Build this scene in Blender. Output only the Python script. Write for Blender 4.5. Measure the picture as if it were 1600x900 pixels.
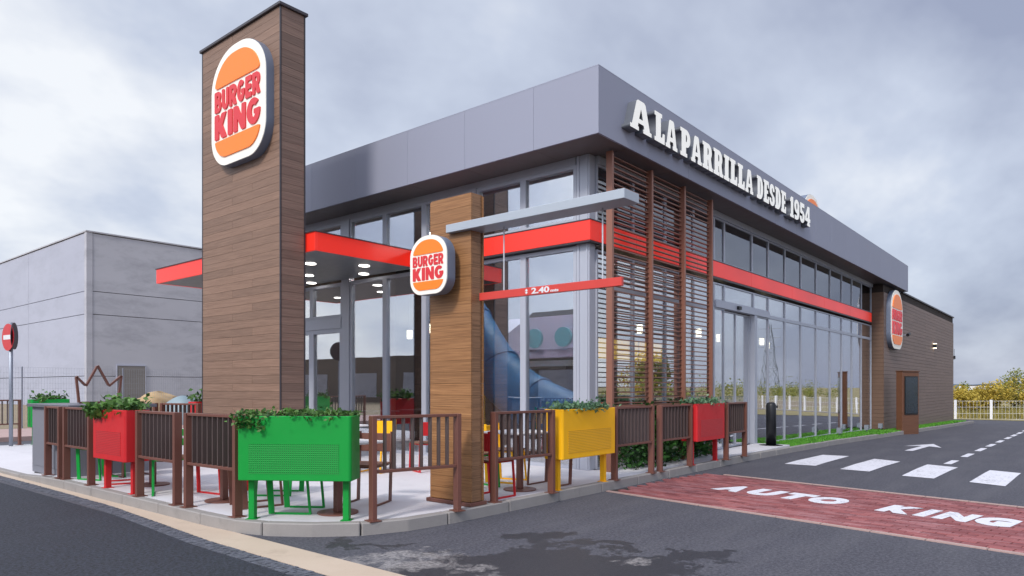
import bpy, bmesh, math, random
from mathutils import Vector, Matrix
random.seed(7)
R = math.radians
sc = bpy.context.scene
col = sc.collection
for _o in list(bpy.data.objects):
    bpy.data.objects.remove(_o)

# ------------------------------------------------------------------ camera
YAW = math.atan2(909, 1095)            # heading of the view, measured from +X
cam_d = bpy.data.cameras.new('camera')
cam = bpy.data.objects.new('camera', cam_d)
col.objects.link(cam)
cam.location = (0, 0, 1.31)
cam.rotation_euler = (R(90), 0, YAW - R(90))
cam_d.sensor_width = 36
cam_d.lens = 36 * 1095 / 1600
cam_d.shift_y = 155 / 1600
cam_d.clip_end = 6000
cam_d.clip_start = 0.05
sc.camera = cam

# ------------------------------------------------------------------ sky, sun, exposure
SUN_EL, SUN_AZ = R(42), R(192)          # azimuth of the direction towards the sun, from +X counter-clockwise
world = bpy.data.worlds.new('World')
sc.world = world
world.use_nodes = True
wn = world.node_tree
wn.nodes.clear()
def wnode(t, **k):
    n = wn.nodes.new(t)
    for a, v in k.items():
        setattr(n, a, v)
    return n
W_ = wn.links.new
out = wnode('ShaderNodeOutputWorld')
bg = wnode('ShaderNodeBackground')
bg.inputs['Strength'].default_value = 0.1
sky = wnode('ShaderNodeTexSky', sky_type='NISHITA', sun_disc=False, sun_elevation=SUN_EL, sun_rotation=R(90) - SUN_AZ)
sky.air_density = 1.2
tc = wnode('ShaderNodeTexCoord')
sep = wnode('ShaderNodeSeparateXYZ')
W_(tc.outputs['Generated'], sep.inputs[0])
zc = wnode('ShaderNodeMath', operation='MAXIMUM'); W_(sep.outputs['Z'], zc.inputs[0]); zc.inputs[1].default_value = 0.0
zz = wnode('ShaderNodeMath', operation='ADD'); W_(zc.outputs[0], zz.inputs[0]); zz.inputs[1].default_value = 0.42
dx = wnode('ShaderNodeMath', operation='DIVIDE'); W_(sep.outputs['X'], dx.inputs[0]); W_(zz.outputs[0], dx.inputs[1])
dy = wnode('ShaderNodeMath', operation='DIVIDE'); W_(sep.outputs['Y'], dy.inputs[0]); W_(zz.outputs[0], dy.inputs[1])
cmb = wnode('ShaderNodeCombineXYZ'); W_(dx.outputs[0], cmb.inputs[0]); W_(dy.outputs[0], cmb.inputs[1])
SKY_OFF = (-0.376, -18.52, -2.357)
cmap = wnode('ShaderNodeMapping'); cmap.inputs['Location'].default_value = SKY_OFF
cmap.inputs['Rotation'].default_value = (0, 0, 0.6109); cmap.inputs["Scale"].default_value = (1.0, 1.25, 1)
W_(cmb.outputs[0], cmap.inputs[0])
n1 = wnode('ShaderNodeTexNoise'); n1.inputs["Scale"].default_value = 1.05; n1.inputs['Detail'].default_value = 6; n1.inputs['Roughness'].default_value = 0.56
n1.inputs['Distortion'].default_value = 0.12
W_(cmap.outputs[0], n1.inputs['Vector'])
cr = wnode('ShaderNodeValToRGB')
els = cr.color_ramp.elements
els[0].position = 0.33; els[0].color = (2.1, 2.35, 3.2, 1)
els[1].position = 0.63; els[1].color = (5.6, 5.75, 6.0, 1)
e = els.new(0.50); e.color = (3.6, 3.95, 4.75, 1)
W_(n1.outputs['Fac'], cr.inputs['Fac'])
nrm = wnode('ShaderNodeVectorMath', operation='NORMALIZE'); W_(tc.outputs['Generated'], nrm.inputs[0])
dt = wnode('ShaderNodeVectorMath', operation='DOT_PRODUCT'); W_(nrm.outputs[0], dt.inputs[0])
dt.inputs[1].default_value = (math.cos(SUN_EL) * math.cos(SUN_AZ), math.cos(SUN_EL) * math.sin(SUN_AZ), math.sin(SUN_EL))
dm = wnode('ShaderNodeMath', operation='MAXIMUM'); W_(dt.outputs['Value'], dm.inputs[0]); dm.inputs[1].default_value = 0.0
dp = wnode('ShaderNodeMath', operation='POWER'); W_(dm.outputs[0], dp.inputs[0]); dp.inputs[1].default_value = 1.6
dg = wnode('ShaderNodeMath', operation='MULTIPLY_ADD'); W_(dp.outputs[0], dg.inputs[0]); dg.inputs[1].default_value = 1.5; dg.inputs[2].default_value = 1.0
glow = wnode('ShaderNodeVectorMath', operation='SCALE'); W_(cr.outputs['Color'], glow.inputs[0]); W_(dg.outputs[0], glow.inputs['Scale'])
cov = wnode('ShaderNodeMix', data_type='RGBA'); cov.inputs['Factor'].default_value = 0.93
W_(sky.outputs['Color'], cov.inputs['A']); W_(glow.outputs[0], cov.inputs['B'])
W_(cov.outputs['Result'], bg.inputs['Color']); W_(bg.outputs[0], out.inputs['Surface'])

sun_d = bpy.data.lights.new('sun', 'SUN')
sun_d.energy = 1.5
sun_d.angle = R(10)
sun_d.color = (1.0, 0.94, 0.86)
sun = bpy.data.objects.new('sun', sun_d)
col.objects.link(sun)
sdir = Vector((math.cos(SUN_EL) * math.cos(SUN_AZ), math.cos(SUN_EL) * math.sin(SUN_AZ), math.sin(SUN_EL)))
sun.rotation_euler = (-sdir).to_track_quat('-Z', 'Y').to_euler()
sun.location = (0, 0, 30)
sc.view_settings.view_transform = 'Standard'
sc.view_settings.look = 'None'
sc.view_settings.exposure = 0.75
sc.view_settings.gamma = 1
sc.render.engine = 'CYCLES'
sc.cycles.max_bounces = 8
sc.cycles.transparent_max_bounces = 16
sc.cycles.caustics_reflective = False
sc.cycles.caustics_refractive = False

# ------------------------------------------------------------------ materials
def lin(r, g, b):
    f = lambda c: (c / 255 / 12.92) if c / 255 <= 0.04045 else ((c / 255 + 0.055) / 1.055) ** 2.4
    return (f(r), f(g), f(b))
class NT:
    def __init__(s, name):
        s.m = bpy.data.materials.new(name); s.m.use_nodes = True
        s.t = s.m.node_tree; s.b = s.t.nodes['Principled BSDF']; s.out = s.t.nodes['Material Output']
    def n(s, typ, ins=None, **k):
        x = s.t.nodes.new(typ)
        for a, v in k.items(): setattr(x, a, v)
        for a, v in (ins or {}).items(): x.inputs[a].default_value = v
        return x
    def l(s, a, b): s.t.links.new(a, b)
    def coord(s, scale=(1, 1, 1), rand=False, rot=(0, 0, 0)):
        tcn = s.n('ShaderNodeTexCoord')
        mp = s.n('ShaderNodeMapping'); mp.inputs['Scale'].default_value = scale; mp.inputs['Rotation'].default_value = rot
        s.l(tcn.outputs['Object'], mp.inputs['Vector'])
        if rand:
            oi = s.n('ShaderNodeObjectInfo')
            m = s.n('ShaderNodeMath', {1: 37.0}, operation='MULTIPLY'); s.l(oi.outputs['Random'], m.inputs[0])
            c = s.n('ShaderNodeCombineXYZ')
            for i in range(3): s.l(m.outputs[0], c.inputs[i])
            s.l(c.outputs[0], mp.inputs['Location'])
        return mp.outputs[0]
    def noise(s, vec, scale, detail=4, rough=0.55, dist=0):
        x = s.n('ShaderNodeTexNoise', {'Scale': scale, 'Detail': detail, 'Roughness': rough, 'Distortion': dist})
        s.l(vec, x.inputs['Vector']); return x.outputs['Fac']
    def ramp(s, fac, p0, c0, p1, c1):
        x = s.n('ShaderNodeValToRGB')
        a, b = x.color_ramp.elements
        a.position, b.position = p0, p1
        a.color = (*c0, 1) if len(c0) == 3 else c0
        b.color = (*c1, 1) if len(c1) == 3 else c1
        s.l(fac, x.inputs['Fac']); return x.outputs['Color']
    def mix(s, fac, a, b, blend='MIX'):
        x = s.n('ShaderNodeMix', data_type='RGBA', blend_type=blend)
        for v, k in ((fac, 'Factor'), (a, 'A'), (b, 'B')):
            if hasattr(v, 'is_output'): s.l(v, x.inputs[k])
            elif k == 'Factor': x.inputs[k].default_value = v
            else: x.inputs[k].default_value = (*v, 1)
        return x.outputs['Result']
    def math(s, op, a, b=0.0):
        x = s.n('ShaderNodeMath', operation=op)
        for i, v in enumerate((a, b)):
            if hasattr(v, 'is_output'): s.l(v, x.inputs[i])
            else: x.inputs[i].default_value = v
        return x.outputs[0]
    def bump(s, h, strength=0.3, dist=0.01):
        x = s.n('ShaderNodeBump', {'Strength': strength, 'Distance': dist}); s.l(h, x.inputs['Height'])
        s.l(x.outputs[0], s.b.inputs['Normal'])
    def piece_random(s):
        oi = s.n('ShaderNodeObjectInfo'); ge = s.n('ShaderNodeNewGeometry')
        return s.math('FRACT', s.math('ADD', oi.outputs['Random'], ge.outputs['Random Per Island']))

def simple(name, c, rough=0.5, metal=0.0, var=0.08, vscale=6, bump=0.0, bscale=60, pvar=0.0, spec=0.5, emit=None, es=0.0):
    k = NT(name)
    k.b.inputs['Roughness'].default_value = rough
    k.b.inputs['Metallic'].default_value = metal
    k.b.inputs['Specular IOR Level'].default_value = spec
    v = k.coord(rand=True)
    f = k.noise(v, vscale, 5)
    cc = k.mix(f, [x * (1 - var) for x in c], [min(1, x * (1 + var)) for x in c])
    if pvar:
        g = k.piece_random()
        h = k.math('ADD', k.math('MULTIPLY', g, 2 * pvar), 1 - pvar)
        hs = k.n('ShaderNodeHueSaturation'); k.l(h, hs.inputs['Value']); k.l(cc, hs.inputs['Color']); cc = hs.outputs[0]
    k.l(cc, k.b.inputs['Base Color'])
    rr = k.math('ADD', k.math('MULTIPLY', f, 0.2), max(0, rough - 0.1)); k.l(rr, k.b.inputs['Roughness'])
    if bump: k.bump(k.noise(v, bscale, 4), bump, 0.004)
    if emit:
        k.b.inputs['Emission Color'].default_value = (*emit, 1); k.b.inputs['Emission Strength'].default_value = es
    return k.m

def wood(name, dark, light, axis, pvar=0.14, scale=1.0, rough=0.55):
    k = NT(name)
    sx = {'y': (14, 1.2, 60), 'x': (1.2, 14, 60)}[axis]
    v = k.coord(tuple(q * scale for q in sx), rand=True)
    f = k.noise(v, 1.6, 6, 0.62, 0.6)
    c = k.ramp(f, 0.3, dark, 0.72, light)
    h = k.math('ADD', k.math('MULTIPLY', k.piece_random(), 2 * pvar), 1 - pvar)
    hs = k.n('ShaderNodeHueSaturation'); k.l(h, hs.inputs['Value']); k.l(c, hs.inputs['Color'])
    k.l(hs.outputs[0], k.b.inputs['Base Color'])
    k.b.inputs['Roughness'].default_value = rough
    k.bump(f, 0.15, 0.003)
    return k.m

M = {}
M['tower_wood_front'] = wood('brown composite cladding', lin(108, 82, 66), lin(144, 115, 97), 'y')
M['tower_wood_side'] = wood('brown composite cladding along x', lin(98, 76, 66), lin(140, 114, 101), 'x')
M['pylon_wood_y'] = wood('warm timber cladding', lin(112, 74, 42), lin(168, 122, 80), 'y', 0.10)
M['pylon_wood_x'] = wood('warm timber cladding along x', lin(108, 74, 48), lin(160, 120, 86), 'x', 0.10)
M['wall_wood'] = wood('brown tile cladding', lin(104, 85, 78), lin(134, 113, 104), 'x', 0.07)
M['wall_wood_y'] = wood('brown tile cladding along y', lin(92, 70, 56), lin(120, 94, 78), 'y', 0.07)
M['board_wood'] = wood('dark board wood', lin(92, 58, 40), lin(124, 82, 58), 'x', 0.05)
M['joint'] = simple('dark joint backing', lin(50, 40, 36), 0.9)
M['fascia'] = simple('grey fascia metal', lin(146, 149, 166), 0.6, 0.1, 0.03, 0.8, pvar=0.018)
M['frame'] = simple('grey aluminium frame', lin(174, 178, 190), 0.42, 0.15, 0.04)
M['soffit'] = simple('brown grey soffit sheet', lin(112, 103, 102), 0.45, 0.2, 0.06, pvar=0.05)
M['canopy_soffit'] = simple('grey canopy soffit', lin(112, 116, 120), 0.35, 0.3, 0.05)
M['roof'] = simple('roof membrane', lin(120, 120, 125), 0.9)
M['trim'] = simple('dark trim metal', lin(74, 70, 74), 0.4, 0.4)
def red_light():
    k = NT('red light box')
    k.b.inputs['Base Color'].default_value = (*lin(226, 50, 38), 1)
    k.b.inputs['Roughness'].default_value = 0.3
    k.b.inputs['Emission Color'].default_value = (*lin(255, 44, 22), 1)
    k.b.inputs['Emission Strength'].default_value = 0.42
    f = k.noise(k.coord((0.6, 0.6, 1.5)), 1.0, 2)
    k.l(k.math('ADD', k.math('MULTIPLY', f, 0.2), 0.06), k.b.inputs['Emission Strength'])
    return k.m
M['red_band'] = red_light()
M['red_bar'] = simple('red painted bar', lin(205, 66, 58), 0.4)
M['beam'] = simple('pale grey painted beam', lin(170, 178, 188), 0.4, 0.1, 0.03)
M['white_plastic'] = simple('white lit sign plastic', lin(236, 232, 222), 0.35, 0, 0.02, emit=lin(255, 246, 226), es=0.05)
M['letter_white'] = simple('white letter face', lin(238, 238, 232), 0.35, 0, 0.02, emit=lin(255, 252, 244), es=0.16)
M['letter_side'] = simple('grey letter return', lin(104, 108, 116), 0.45, 0.2, 0.04)
M['sign_side'] = simple('grey blue sign case', lin(112, 122, 142), 0.4, 0.2, 0.04)
M['bun'] = simple('orange sign plastic', lin(244, 124, 24), 0.35, 0, 0.03, emit=lin(255, 130, 30), es=0.06)
M['logo_red'] = simple('red sign letters', lin(206, 44, 50), 0.35, 0, 0.03, emit=lin(214, 35, 40), es=0.06)
M['brown_metal'] = simple('brown painted steel', lin(112, 72, 62), 0.45, 0.1, 0.07, 3)
M['louvre_metal'] = simple('brown louvre aluminium', lin(140, 96, 80), 0.42, 0.15, 0.06, 3)
M['slat_dark'] = simple('dark brown grey steel slat', lin(88, 74, 72), 0.45, 0.15, 0.07, 3)
def painted(name, c):
    k = NT(name)
    v = k.coord(rand=True)
    a = k.noise(v, 3.0, 5, 0.6); sc1 = k.noise(k.coord((3, 3, 14), rand=True), 4.0, 7, 0.75); dirt = k.noise(v, 9.0, 7, 0.7, 0.4)
    cc = k.mix(a, [x * 0.9 for x in c], [min(1, x * 1.06 + .004) for x in c])
    g = sum(c) / 3
    cc = k.mix(k.math('MULTIPLY', k.ramp(sc1, 0.60, (0, 0, 0), 0.72, (1, 1, 1)), 0.22), cc, [x * 0.7 + g * 0.2 + 0.06 for x in c])
    cc = k.mix(k.math('MULTIPLY', k.ramp(dirt, 0.58, (0, 0, 0), 0.74, (1, 1, 1)), 0.22), cc, [x * 0.5 + 0.03 for x in c])
    k.l(cc, k.b.inputs['Base Color'])
    k.b.inputs['Specular IOR Level'].default_value = 0.35
    k.l(k.math('ADD', k.math('MULTIPLY', dirt, 0.35), 0.32), k.b.inputs['Roughness'])
    return k.m
for nm, c in (('green', (0, 146, 54)), ('red', (198, 34, 40)), ('yellow', (250, 184, 6))):
    M[nm] = painted(nm + ' powder coated steel', lin(*c))
def perforated(nm, c):
    k = NT(nm + ' perforated steel')
    v = k.coord((48, 0, 48))
    vo = k.n('ShaderNodeTexVoronoi', {'Scale': 1.0, 'Randomness': 0.0}); k.l(v, vo.inputs['Vector'])
    d = k.ramp(vo.outputs['Distance'], 0.26, (0, 0, 0), 0.40, (1, 1, 1))
    k.l(k.mix(d, [x * 0.55 for x in c], [x * 0.97 for x in c]), k.b.inputs['Base Color'])
    k.b.inputs['Roughness'].default_value = 0.45
    k.bump(d, 0.5, 0.003)
    return k.m
for nm, c in (('green', (0, 146, 54)), ('red', (198, 34, 40)), ('yellow', (250, 184, 6))):
    M[nm + '_perf'] = perforated(nm, lin(*c))
M['grey_cab'] = simple('grey cabinet laminate', lin(126, 127, 137), 0.5, 0.1, 0.04)
M['dark_top'] = simple('dark worktop', lin(92, 94, 104), 0.4, 0.1, 0.05)
M['table_white'] = simple('white table top', lin(222, 220, 220), 0.4)
M['seat_wood'] = simple('brown seat slat wood', lin(120, 84, 66), 0.55)
M['black'] = simple('black painted metal', lin(28, 29, 33), 0.4, 0.2, 0.1)
M['galv'] = simple('galvanised steel', lin(150, 156, 168), 0.45, 0.5, 0.08)
M['white_paint'] = simple('white painted steel', lin(222, 222, 226), 0.5)
M['rod'] = simple('thin steel rod', lin(196, 200, 206), 0.35, 0.3)
M['lamp'] = simple('lamp diffuser', (0.9, 0.9, 0.88), 0.4, emit=(1.0, 0.95, 0.88), es=4.0)
M['fill_lamp'] = simple('added fill light diffuser', (0.9, 0.9, 0.88), 0.4, emit=(1.0, 0.95, 0.88), es=110.0)  # strong glow for the panels added to light the interior
M['warm_lamp'] = simple('warm lamp diffuser', (0.9, 0.85, 0.7), 0.4, emit=(1.0, 0.86, 0.6), es=4.0)
M['menu_yellow'] = simple('lit yellow menu panel', lin(240, 200, 90), 0.4, emit=lin(255, 205, 90), es=0.6, var=0.2, vscale=5)
M['screen'] = simple('dark glossy screen', lin(38, 50, 62), 0.15, 0, 0.3, 2)
M['dark_int'] = simple('dark interior panel', lin(58, 56, 60), 0.7, 0, 0.2, 2)
M['int_floor'] = simple('interior tile floor', lin(120, 114, 110), 0.4, 0, 0.12, 3)
M['int_wall'] = simple('grey brown interior wall', lin(110, 98, 90), 0.7, 0, 0.15, 1.5)
M['int_ceiling'] = simple('dark interior ceiling', lin(62, 60, 62), 0.8)
M['slide'] = simple('blue slide plastic', lin(0, 118, 182), 0.5, 0, 0.05)
M['play_panel'] = simple('lavender play panel', lin(176, 168, 196), 0.5)
M['teal'] = simple('teal play window', lin(60, 150, 165), 0.3)
M['booth'] = simple('mustard booth upholstery', lin(196, 152, 30), 0.6)
M['red_sign'] = simple('red road sign face', lin(200, 44, 52), 0.4)
M['sign_back'] = simple('dark sign back', lin(70, 56, 62), 0.5, 0.3)
M['sand'] = simple('tan sand heap', lin(178, 152, 116), 0.95, 0, 0.2, 3, bump=0.6, bscale=12)
M['tarp'] = simple('grey blue tarpaulin', lin(128, 146, 154), 0.5, 0, 0.15, 2, bump=0.4, bscale=5)
M['bark'] = simple('tree bark', lin(78, 64, 52), 0.9, 0, 0.25, 8, bump=0.6, bscale=20)
M['soil'] = simple('dark soil', lin(52, 42, 34), 0.95)
M['mark'] = None

def leaf(name, c0, c1, rough=0.5):
    k = NT(name)
    g = k.n('ShaderNodeNewGeometry').outputs['Random Per Island']
    c = k.ramp(g, 0.0, c0, 1.0, c1)
    k.l(c, k.b.inputs['Base Color']); k.b.inputs['Roughness'].default_value = rough
    tr = k.n('ShaderNodeBsdfTranslucent'); k.l(c, tr.inputs['Color'])
    mx = k.n('ShaderNodeMixShader', {0: 0.3}); k.l(k.b.outputs[0], mx.inputs[1]); k.l(tr.outputs[0], mx.inputs[2])
    k.l(mx.outputs[0], k.out.inputs['Surface'])
    return k.m
M['ivy'] = leaf('planter leaves', lin(34, 68, 28), lin(106, 150, 72))
M['ivy_blue'] = leaf('blue green planter leaves', lin(36, 78, 56), lin(128, 168, 128))
M['hedge'] = leaf('hedge leaves', lin(18, 46, 18), lin(64, 116, 48))
M['autumn'] = leaf('autumn leaves', lin(150, 136, 50), lin(216, 190, 88), 0.7)
M['olive'] = leaf('olive autumn leaves', lin(86, 102, 46), lin(166, 164, 80), 0.7)
M['dry'] = leaf('dry grass', lin(112, 108, 56), lin(178, 162, 90), 0.8)
M['grass'] = leaf('artificial grass', lin(62, 128, 34), lin(120, 190, 66), 0.7)

def glass(name, base=0.34, tint=(0.9, 0.93, 0.95)):
    k = NT(name)
    lw = k.n('ShaderNodeLayerWeight', {'Blend': 0.5})
    f = k.math('ADD', k.math('MULTIPLY', k.math('POWER', lw.outputs['Facing'], 2.0), 0.6), base)
    tr = k.n('ShaderNodeBsdfTransparent'); tr.inputs['Color'].default_value = (*tint, 1)
    gl = k.n('ShaderNodeBsdfGlossy', {'Roughness': 0.004}); gl.inputs['Color'].default_value = (0.93, 0.94, 0.97, 1)
    w = k.noise(k.coord((1, 1, 1)), 0.7, 2)
    b = k.n('ShaderNodeBump', {'Strength': 0.06, 'Distance': 0.02}); k.l(w, b.inputs['Height']); k.l(b.outputs[0], gl.inputs['Normal'])
    mx = k.n('ShaderNodeMixShader'); k.l(f, mx.inputs[0]); k.l(tr.outputs[0], mx.inputs[1]); k.l(gl.outputs[0], mx.inputs[2])
    k.l(mx.outputs[0], k.out.inputs['Surface'])
    return k.m
M['glass'] = glass('window glass')
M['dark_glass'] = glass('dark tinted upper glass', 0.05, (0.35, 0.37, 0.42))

def asphalt():
    k = NT('asphalt')
    v = k.coord()
    fine = k.noise(v, 90, 3, 0.7)
    mid = k.noise(v, 1.1, 6, 0.6)
    base = k.mix(mid, lin(56, 56, 64), lin(76, 76, 86))
    base = k.mix(k.math('MULTIPLY', fine, 0.55), base, lin(50, 51, 58))
    sepn = k.n('ShaderNodeSeparateXYZ'); k.l(v, sepn.inputs[0])
    X, Y = sepn.outputs['X'], sepn.outputs['Y']
    # newer darker carriageway west of the drain
    # damp stains and pale cement dust near the kerb corner
    wx = k.math('ADD', X, k.math('MULTIPLY', k.math('SUBTRACT', k.noise(v, 2.2, 7, 0.62), 0.5), 1.5))
    v2 = k.coord((1, 1, 1), rot=(0, 0, 1.1))
    wy = k.math('ADD', Y, k.math('MULTIPLY', k.math('SUBTRACT', k.noise(v2, 2.2, 7, 0.62), 0.5), 1.5))
    def blob(cx, cy, rx, ry, rot=0.0):
        dx_ = k.math('SUBTRACT', wx, cx); dy_ = k.math('SUBTRACT', wy, cy)
        c, s = math.cos(rot), math.sin(rot)
        a = k.math('ADD', k.math('MULTIPLY', dx_, c / rx), k.math('MULTIPLY', dy_, s / rx))
        b = k.math('ADD', k.math('MULTIPLY', dx_, -s / ry), k.math('MULTIPLY', dy_, c / ry))
        r2 = k.math('ADD', k.math('MULTIPLY', a, a), k.math('MULTIPLY', b, b))
        return k.math('SUBTRACT', 1.0, r2)
    nz = k.math('ADD', k.math('MULTIPLY', k.math('SUBTRACT', k.noise(v, 2.3, 7, 0.68, 0.8), 0.5), 1.6), k.math('MULTIPLY', k.math('SUBTRACT', k.noise(v, 9.0, 6, 0.75, 0.5), 0.5), 1.2))
    nz2 = k.math('MULTIPLY', k.math('SUBTRACT', k.noise(v, 4.5, 9, 0.74, 0.6), 0.5), 6.0)
    def mask(bl, n, lo=0.0, hi=0.12):
        return k.ramp(k.math('ADD', bl, n), lo, (0, 0, 0), hi, (1, 1, 1))
    wet = [blob(4.45, 3.30, 1.30, 0.72, R(-50)), blob(5.30, 4.12, 0.34, 0.15, R(-50)), blob(5.05, 3.9, 0.2, 0.2), blob(5.45, 3.45, 0.42, 0.17, R(-48)),
           blob(5.5, 2.6, 0.5, 0.18, R(-50)), blob(3.98, 5.12, 0.42, 0.10, R(-38))]
    w = wet[0]
    for q in wet[1:]: w = k.math('MAXIMUM', w, q)
    wetm = mask(w, nz, 0.0, 0.10)
    pale = k.math('MAXIMUM', blob(3.85, 4.38, 0.62, 0.40, R(-42)), blob(5.22, 2.92, 0.26, 0.14, R(-50)))
    pale = k.math('MAXIMUM', pale, blob(4.0, 3.66, 0.22, 0.14, R(-20)))
    pale = k.math('MAXIMUM', pale, blob(2.3, 5.0, 0.7, 0.14, R(-50)))
    palem = k.math('MULTIPLY', mask(pale, nz2, 0.0, 1.1), 0.7)
    gr2 = k.noise(v, 34, 3, 0.75)
    base = k.mix(k.math('MULTIPLY', k.ramp(gr2, 0.42, (0, 0, 0), 0.62, (1, 1, 1)), 0.45), base, lin(106, 105, 114))
    base = k.mix(k.math('MULTIPLY', k.ramp(gr2, 0.36, (1, 1, 1), 0.46, (0, 0, 0)), 0.4), base, lin(46, 46, 53))
    streak = k.noise(k.coord((0.25, 1.6, 1), rot=(0, 0, 0)), 1.6, 6, 0.65)
    base = k.mix(k.math('MULTIPLY', k.ramp(streak, 0.45, (0, 0, 0), 0.75, (1, 1, 1)), 0.3), base, lin(108, 107, 111))
    grit = k.noise(v, 55, 2, 0.5)
    base = k.mix(k.math('MULTIPLY', k.ramp(grit, 0.66, (0, 0, 0), 0.74, (1, 1, 1)), 0.35), base, lin(150, 148, 150))
    west = k.math('LESS_THAN', X, 3.19)
    base = k.mix(k.math('MULTIPLY', west, 0.88), base, k.mix(k.ramp(gr2, 0.42, (0, 0, 0), 0.58, (1, 1, 1)), k.mix(mid, lin(8, 10, 17), lin(13, 15, 23)), k.mix(mid, lin(34, 39, 52), lin(48, 54, 69))))
    base = k.mix(k.math('MULTIPLY', wetm, 0.9), base, k.mix(gr2, lin(26, 27, 31), lin(58, 59, 66)))
    base = k.mix(k.math('MULTIPLY', palem, k.ramp(gr2, 0.34, (0.25, 0.25, 0.25), 0.6, (1, 1, 1))), base, lin(166, 161, 160))
    k.l(base, k.b.inputs['Base Color'])
    k.l(k.math('SUBTRACT', 0.82, k.math('MULTIPLY', wetm, 0.25)), k.b.inputs['Roughness'])
    k.bump(fine, 0.5, 0.006)
    return k.m
M['asphalt'] = asphalt()

def paving(name, c0, c1, speck, sc_=1.2, bumps=0.25):
    k = NT(name)
    v = k.coord()
    big = k.noise(v, sc_, 6, 0.6); fine = k.noise(v, 120, 2, 0.6); stain = k.noise(v, 3.2, 6, 0.7, 0.4)
    c = k.mix(big, c0, c1)
    c = k.mix(k.math('MULTIPLY', fine, 0.35), c, speck)
    c = k.mix(k.math('MULTIPLY', k.ramp(stain, 0.56, (0, 0, 0), 0.72, (1, 1, 1)), 0.35), c, speck)
    k.l(c, k.b.inputs['Base Color']); k.b.inputs['Roughness'].default_value = 0.72
    k.bump(fine, bumps, 0.003)
    return k.m
M['plaza'] = paving('pale concrete floor', lin(200, 198, 204), lin(220, 218, 223), lin(168, 166, 170))
M['beige'] = paving('sand coloured concrete gutter', lin(186, 166, 146), lin(208, 190, 172), lin(148, 132, 118), 2.0)
M['kerb'] = paving('grey granite kerb', lin(138, 133, 130), lin(166, 161, 158), lin(92, 90, 90), 3.0, 0.4)
M['pinkpave'] = paving('pink pavement', lin(170, 140, 134), lin(190, 164, 158), lin(140, 120, 116), 1.0)
M['yard'] = paving('sandy earth yard', lin(128, 112, 88), lin(160, 142, 112), lin(94, 88, 66), 0.4)
M['terrain'] = paving('dry field', lin(132, 122, 82), lin(168, 152, 104), lin(96, 96, 64), 0.05)
M['sett'] = simple('dark grey sett', lin(88, 90, 100), 0.75, 0, 0.2, 4, pvar=0.22)
def brickm():
    k = NT('red paving brick')
    v = k.coord(rand=True)
    g = k.piece_random()
    c = k.ramp(g, 0.0, lin(116, 58, 60), 1.0, lin(150, 86, 86))
    ge = k.n('ShaderNodeNewGeometry')
    mp = k.n('ShaderNodeMapping'); mp.inputs['Scale'].default_value = (6.5, 0.9, 1); mp.inputs['Rotation'].default_value = (0, 0, R(-10.4))
    k.l(ge.outputs['Position'], mp.inputs['Vector'])
    st = k.noise(mp.outputs[0], 1.7, 6, 0.72, 0.3)
    c = k.mix(k.math('MULTIPLY', k.ramp(st, 0.48, (0, 0, 0), 0.66, (1, 1, 1)), 0.55), c, lin(176, 138, 142))
    k.l(c, k.b.inputs['Base Color']); k.b.inputs['Roughness'].default_value = 0.75
    k.bump(k.noise(v, 60, 3), 0.3, 0.003)
    return k.m
M['brick'] = brickm()
def markm():
    k = NT('white road paint')
    v = k.coord()
    f = k.noise(v, 14, 5, 0.7)
    c = k.mix(k.ramp(f, 0.56, (0, 0, 0), 0.72, (1, 1, 1)), lin(218, 218, 226), lin(168, 165, 172))
    ge = k.n('ShaderNodeNewGeometry')
    wear = k.noise(ge.outputs['Position'], 22, 5, 0.75)
    tyre = k.noise(ge.outputs['Position'], 1.3, 3, 0.5)
    c = k.mix(k.math('MULTIPLY', k.ramp(k.math('ADD', wear, k.math('MULTIPLY', tyre, 0.35)), 0.74, (0, 0, 0), 0.84, (1, 1, 1)), 0.8), c, lin(104, 102, 108))
    k.l(c, k.b.inputs['Base Color']); k.b.inputs['Roughness'].default_value = 0.65
    return k.m
M['mark'] = markm()
def concrete(name, c0, c1, stain, amount):
    k = NT(name)
    tcn = k.n('ShaderNodeNewGeometry')
    mp = k.n('ShaderNodeMapping'); mp.inputs['Scale'].default_value = (1, 1, 2.6); k.l(tcn.outputs['Position'], mp.inputs['Vector'])
    a = k.noise(mp.outputs[0], 0.16, 6, 0.6, 0.2); b = k.noise(mp.outputs[0], 0.35, 7, 0.7, 0.2)
    c = k.mix(a, c0, c1)
    c = k.mix(k.math('MULTIPLY', k.ramp(b, 0.47, (0, 0, 0), 0.68, (1, 1, 1)), amount), c, stain)
    k.l(c, k.b.inputs['Base Color']); k.b.inputs['Roughness'].default_value = 0.85
    return k.m
M['conc_white'] = concrete('pale concrete panel', lin(158, 161, 176), lin(172, 175, 190), lin(146, 149, 162), 0.4)
M['conc_grey'] = concrete('stained concrete panel', lin(164, 164, 172), lin(186, 186, 195), lin(132, 132, 141), 0.5)
M['shutter'] = concrete('brown grey door sheet', lin(116, 112, 110), lin(128, 124, 122), lin(96, 92, 92), 0.5)
M['hill'] = simple('far hills with blue haze tint', lin(92, 108, 130), 1.0, 0, 0.2, 0.01)  # distance haze is put into the colour as a blue cast
M['pale_far'] = simple('pale far building wall', lin(206, 204, 206), 0.8)

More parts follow.
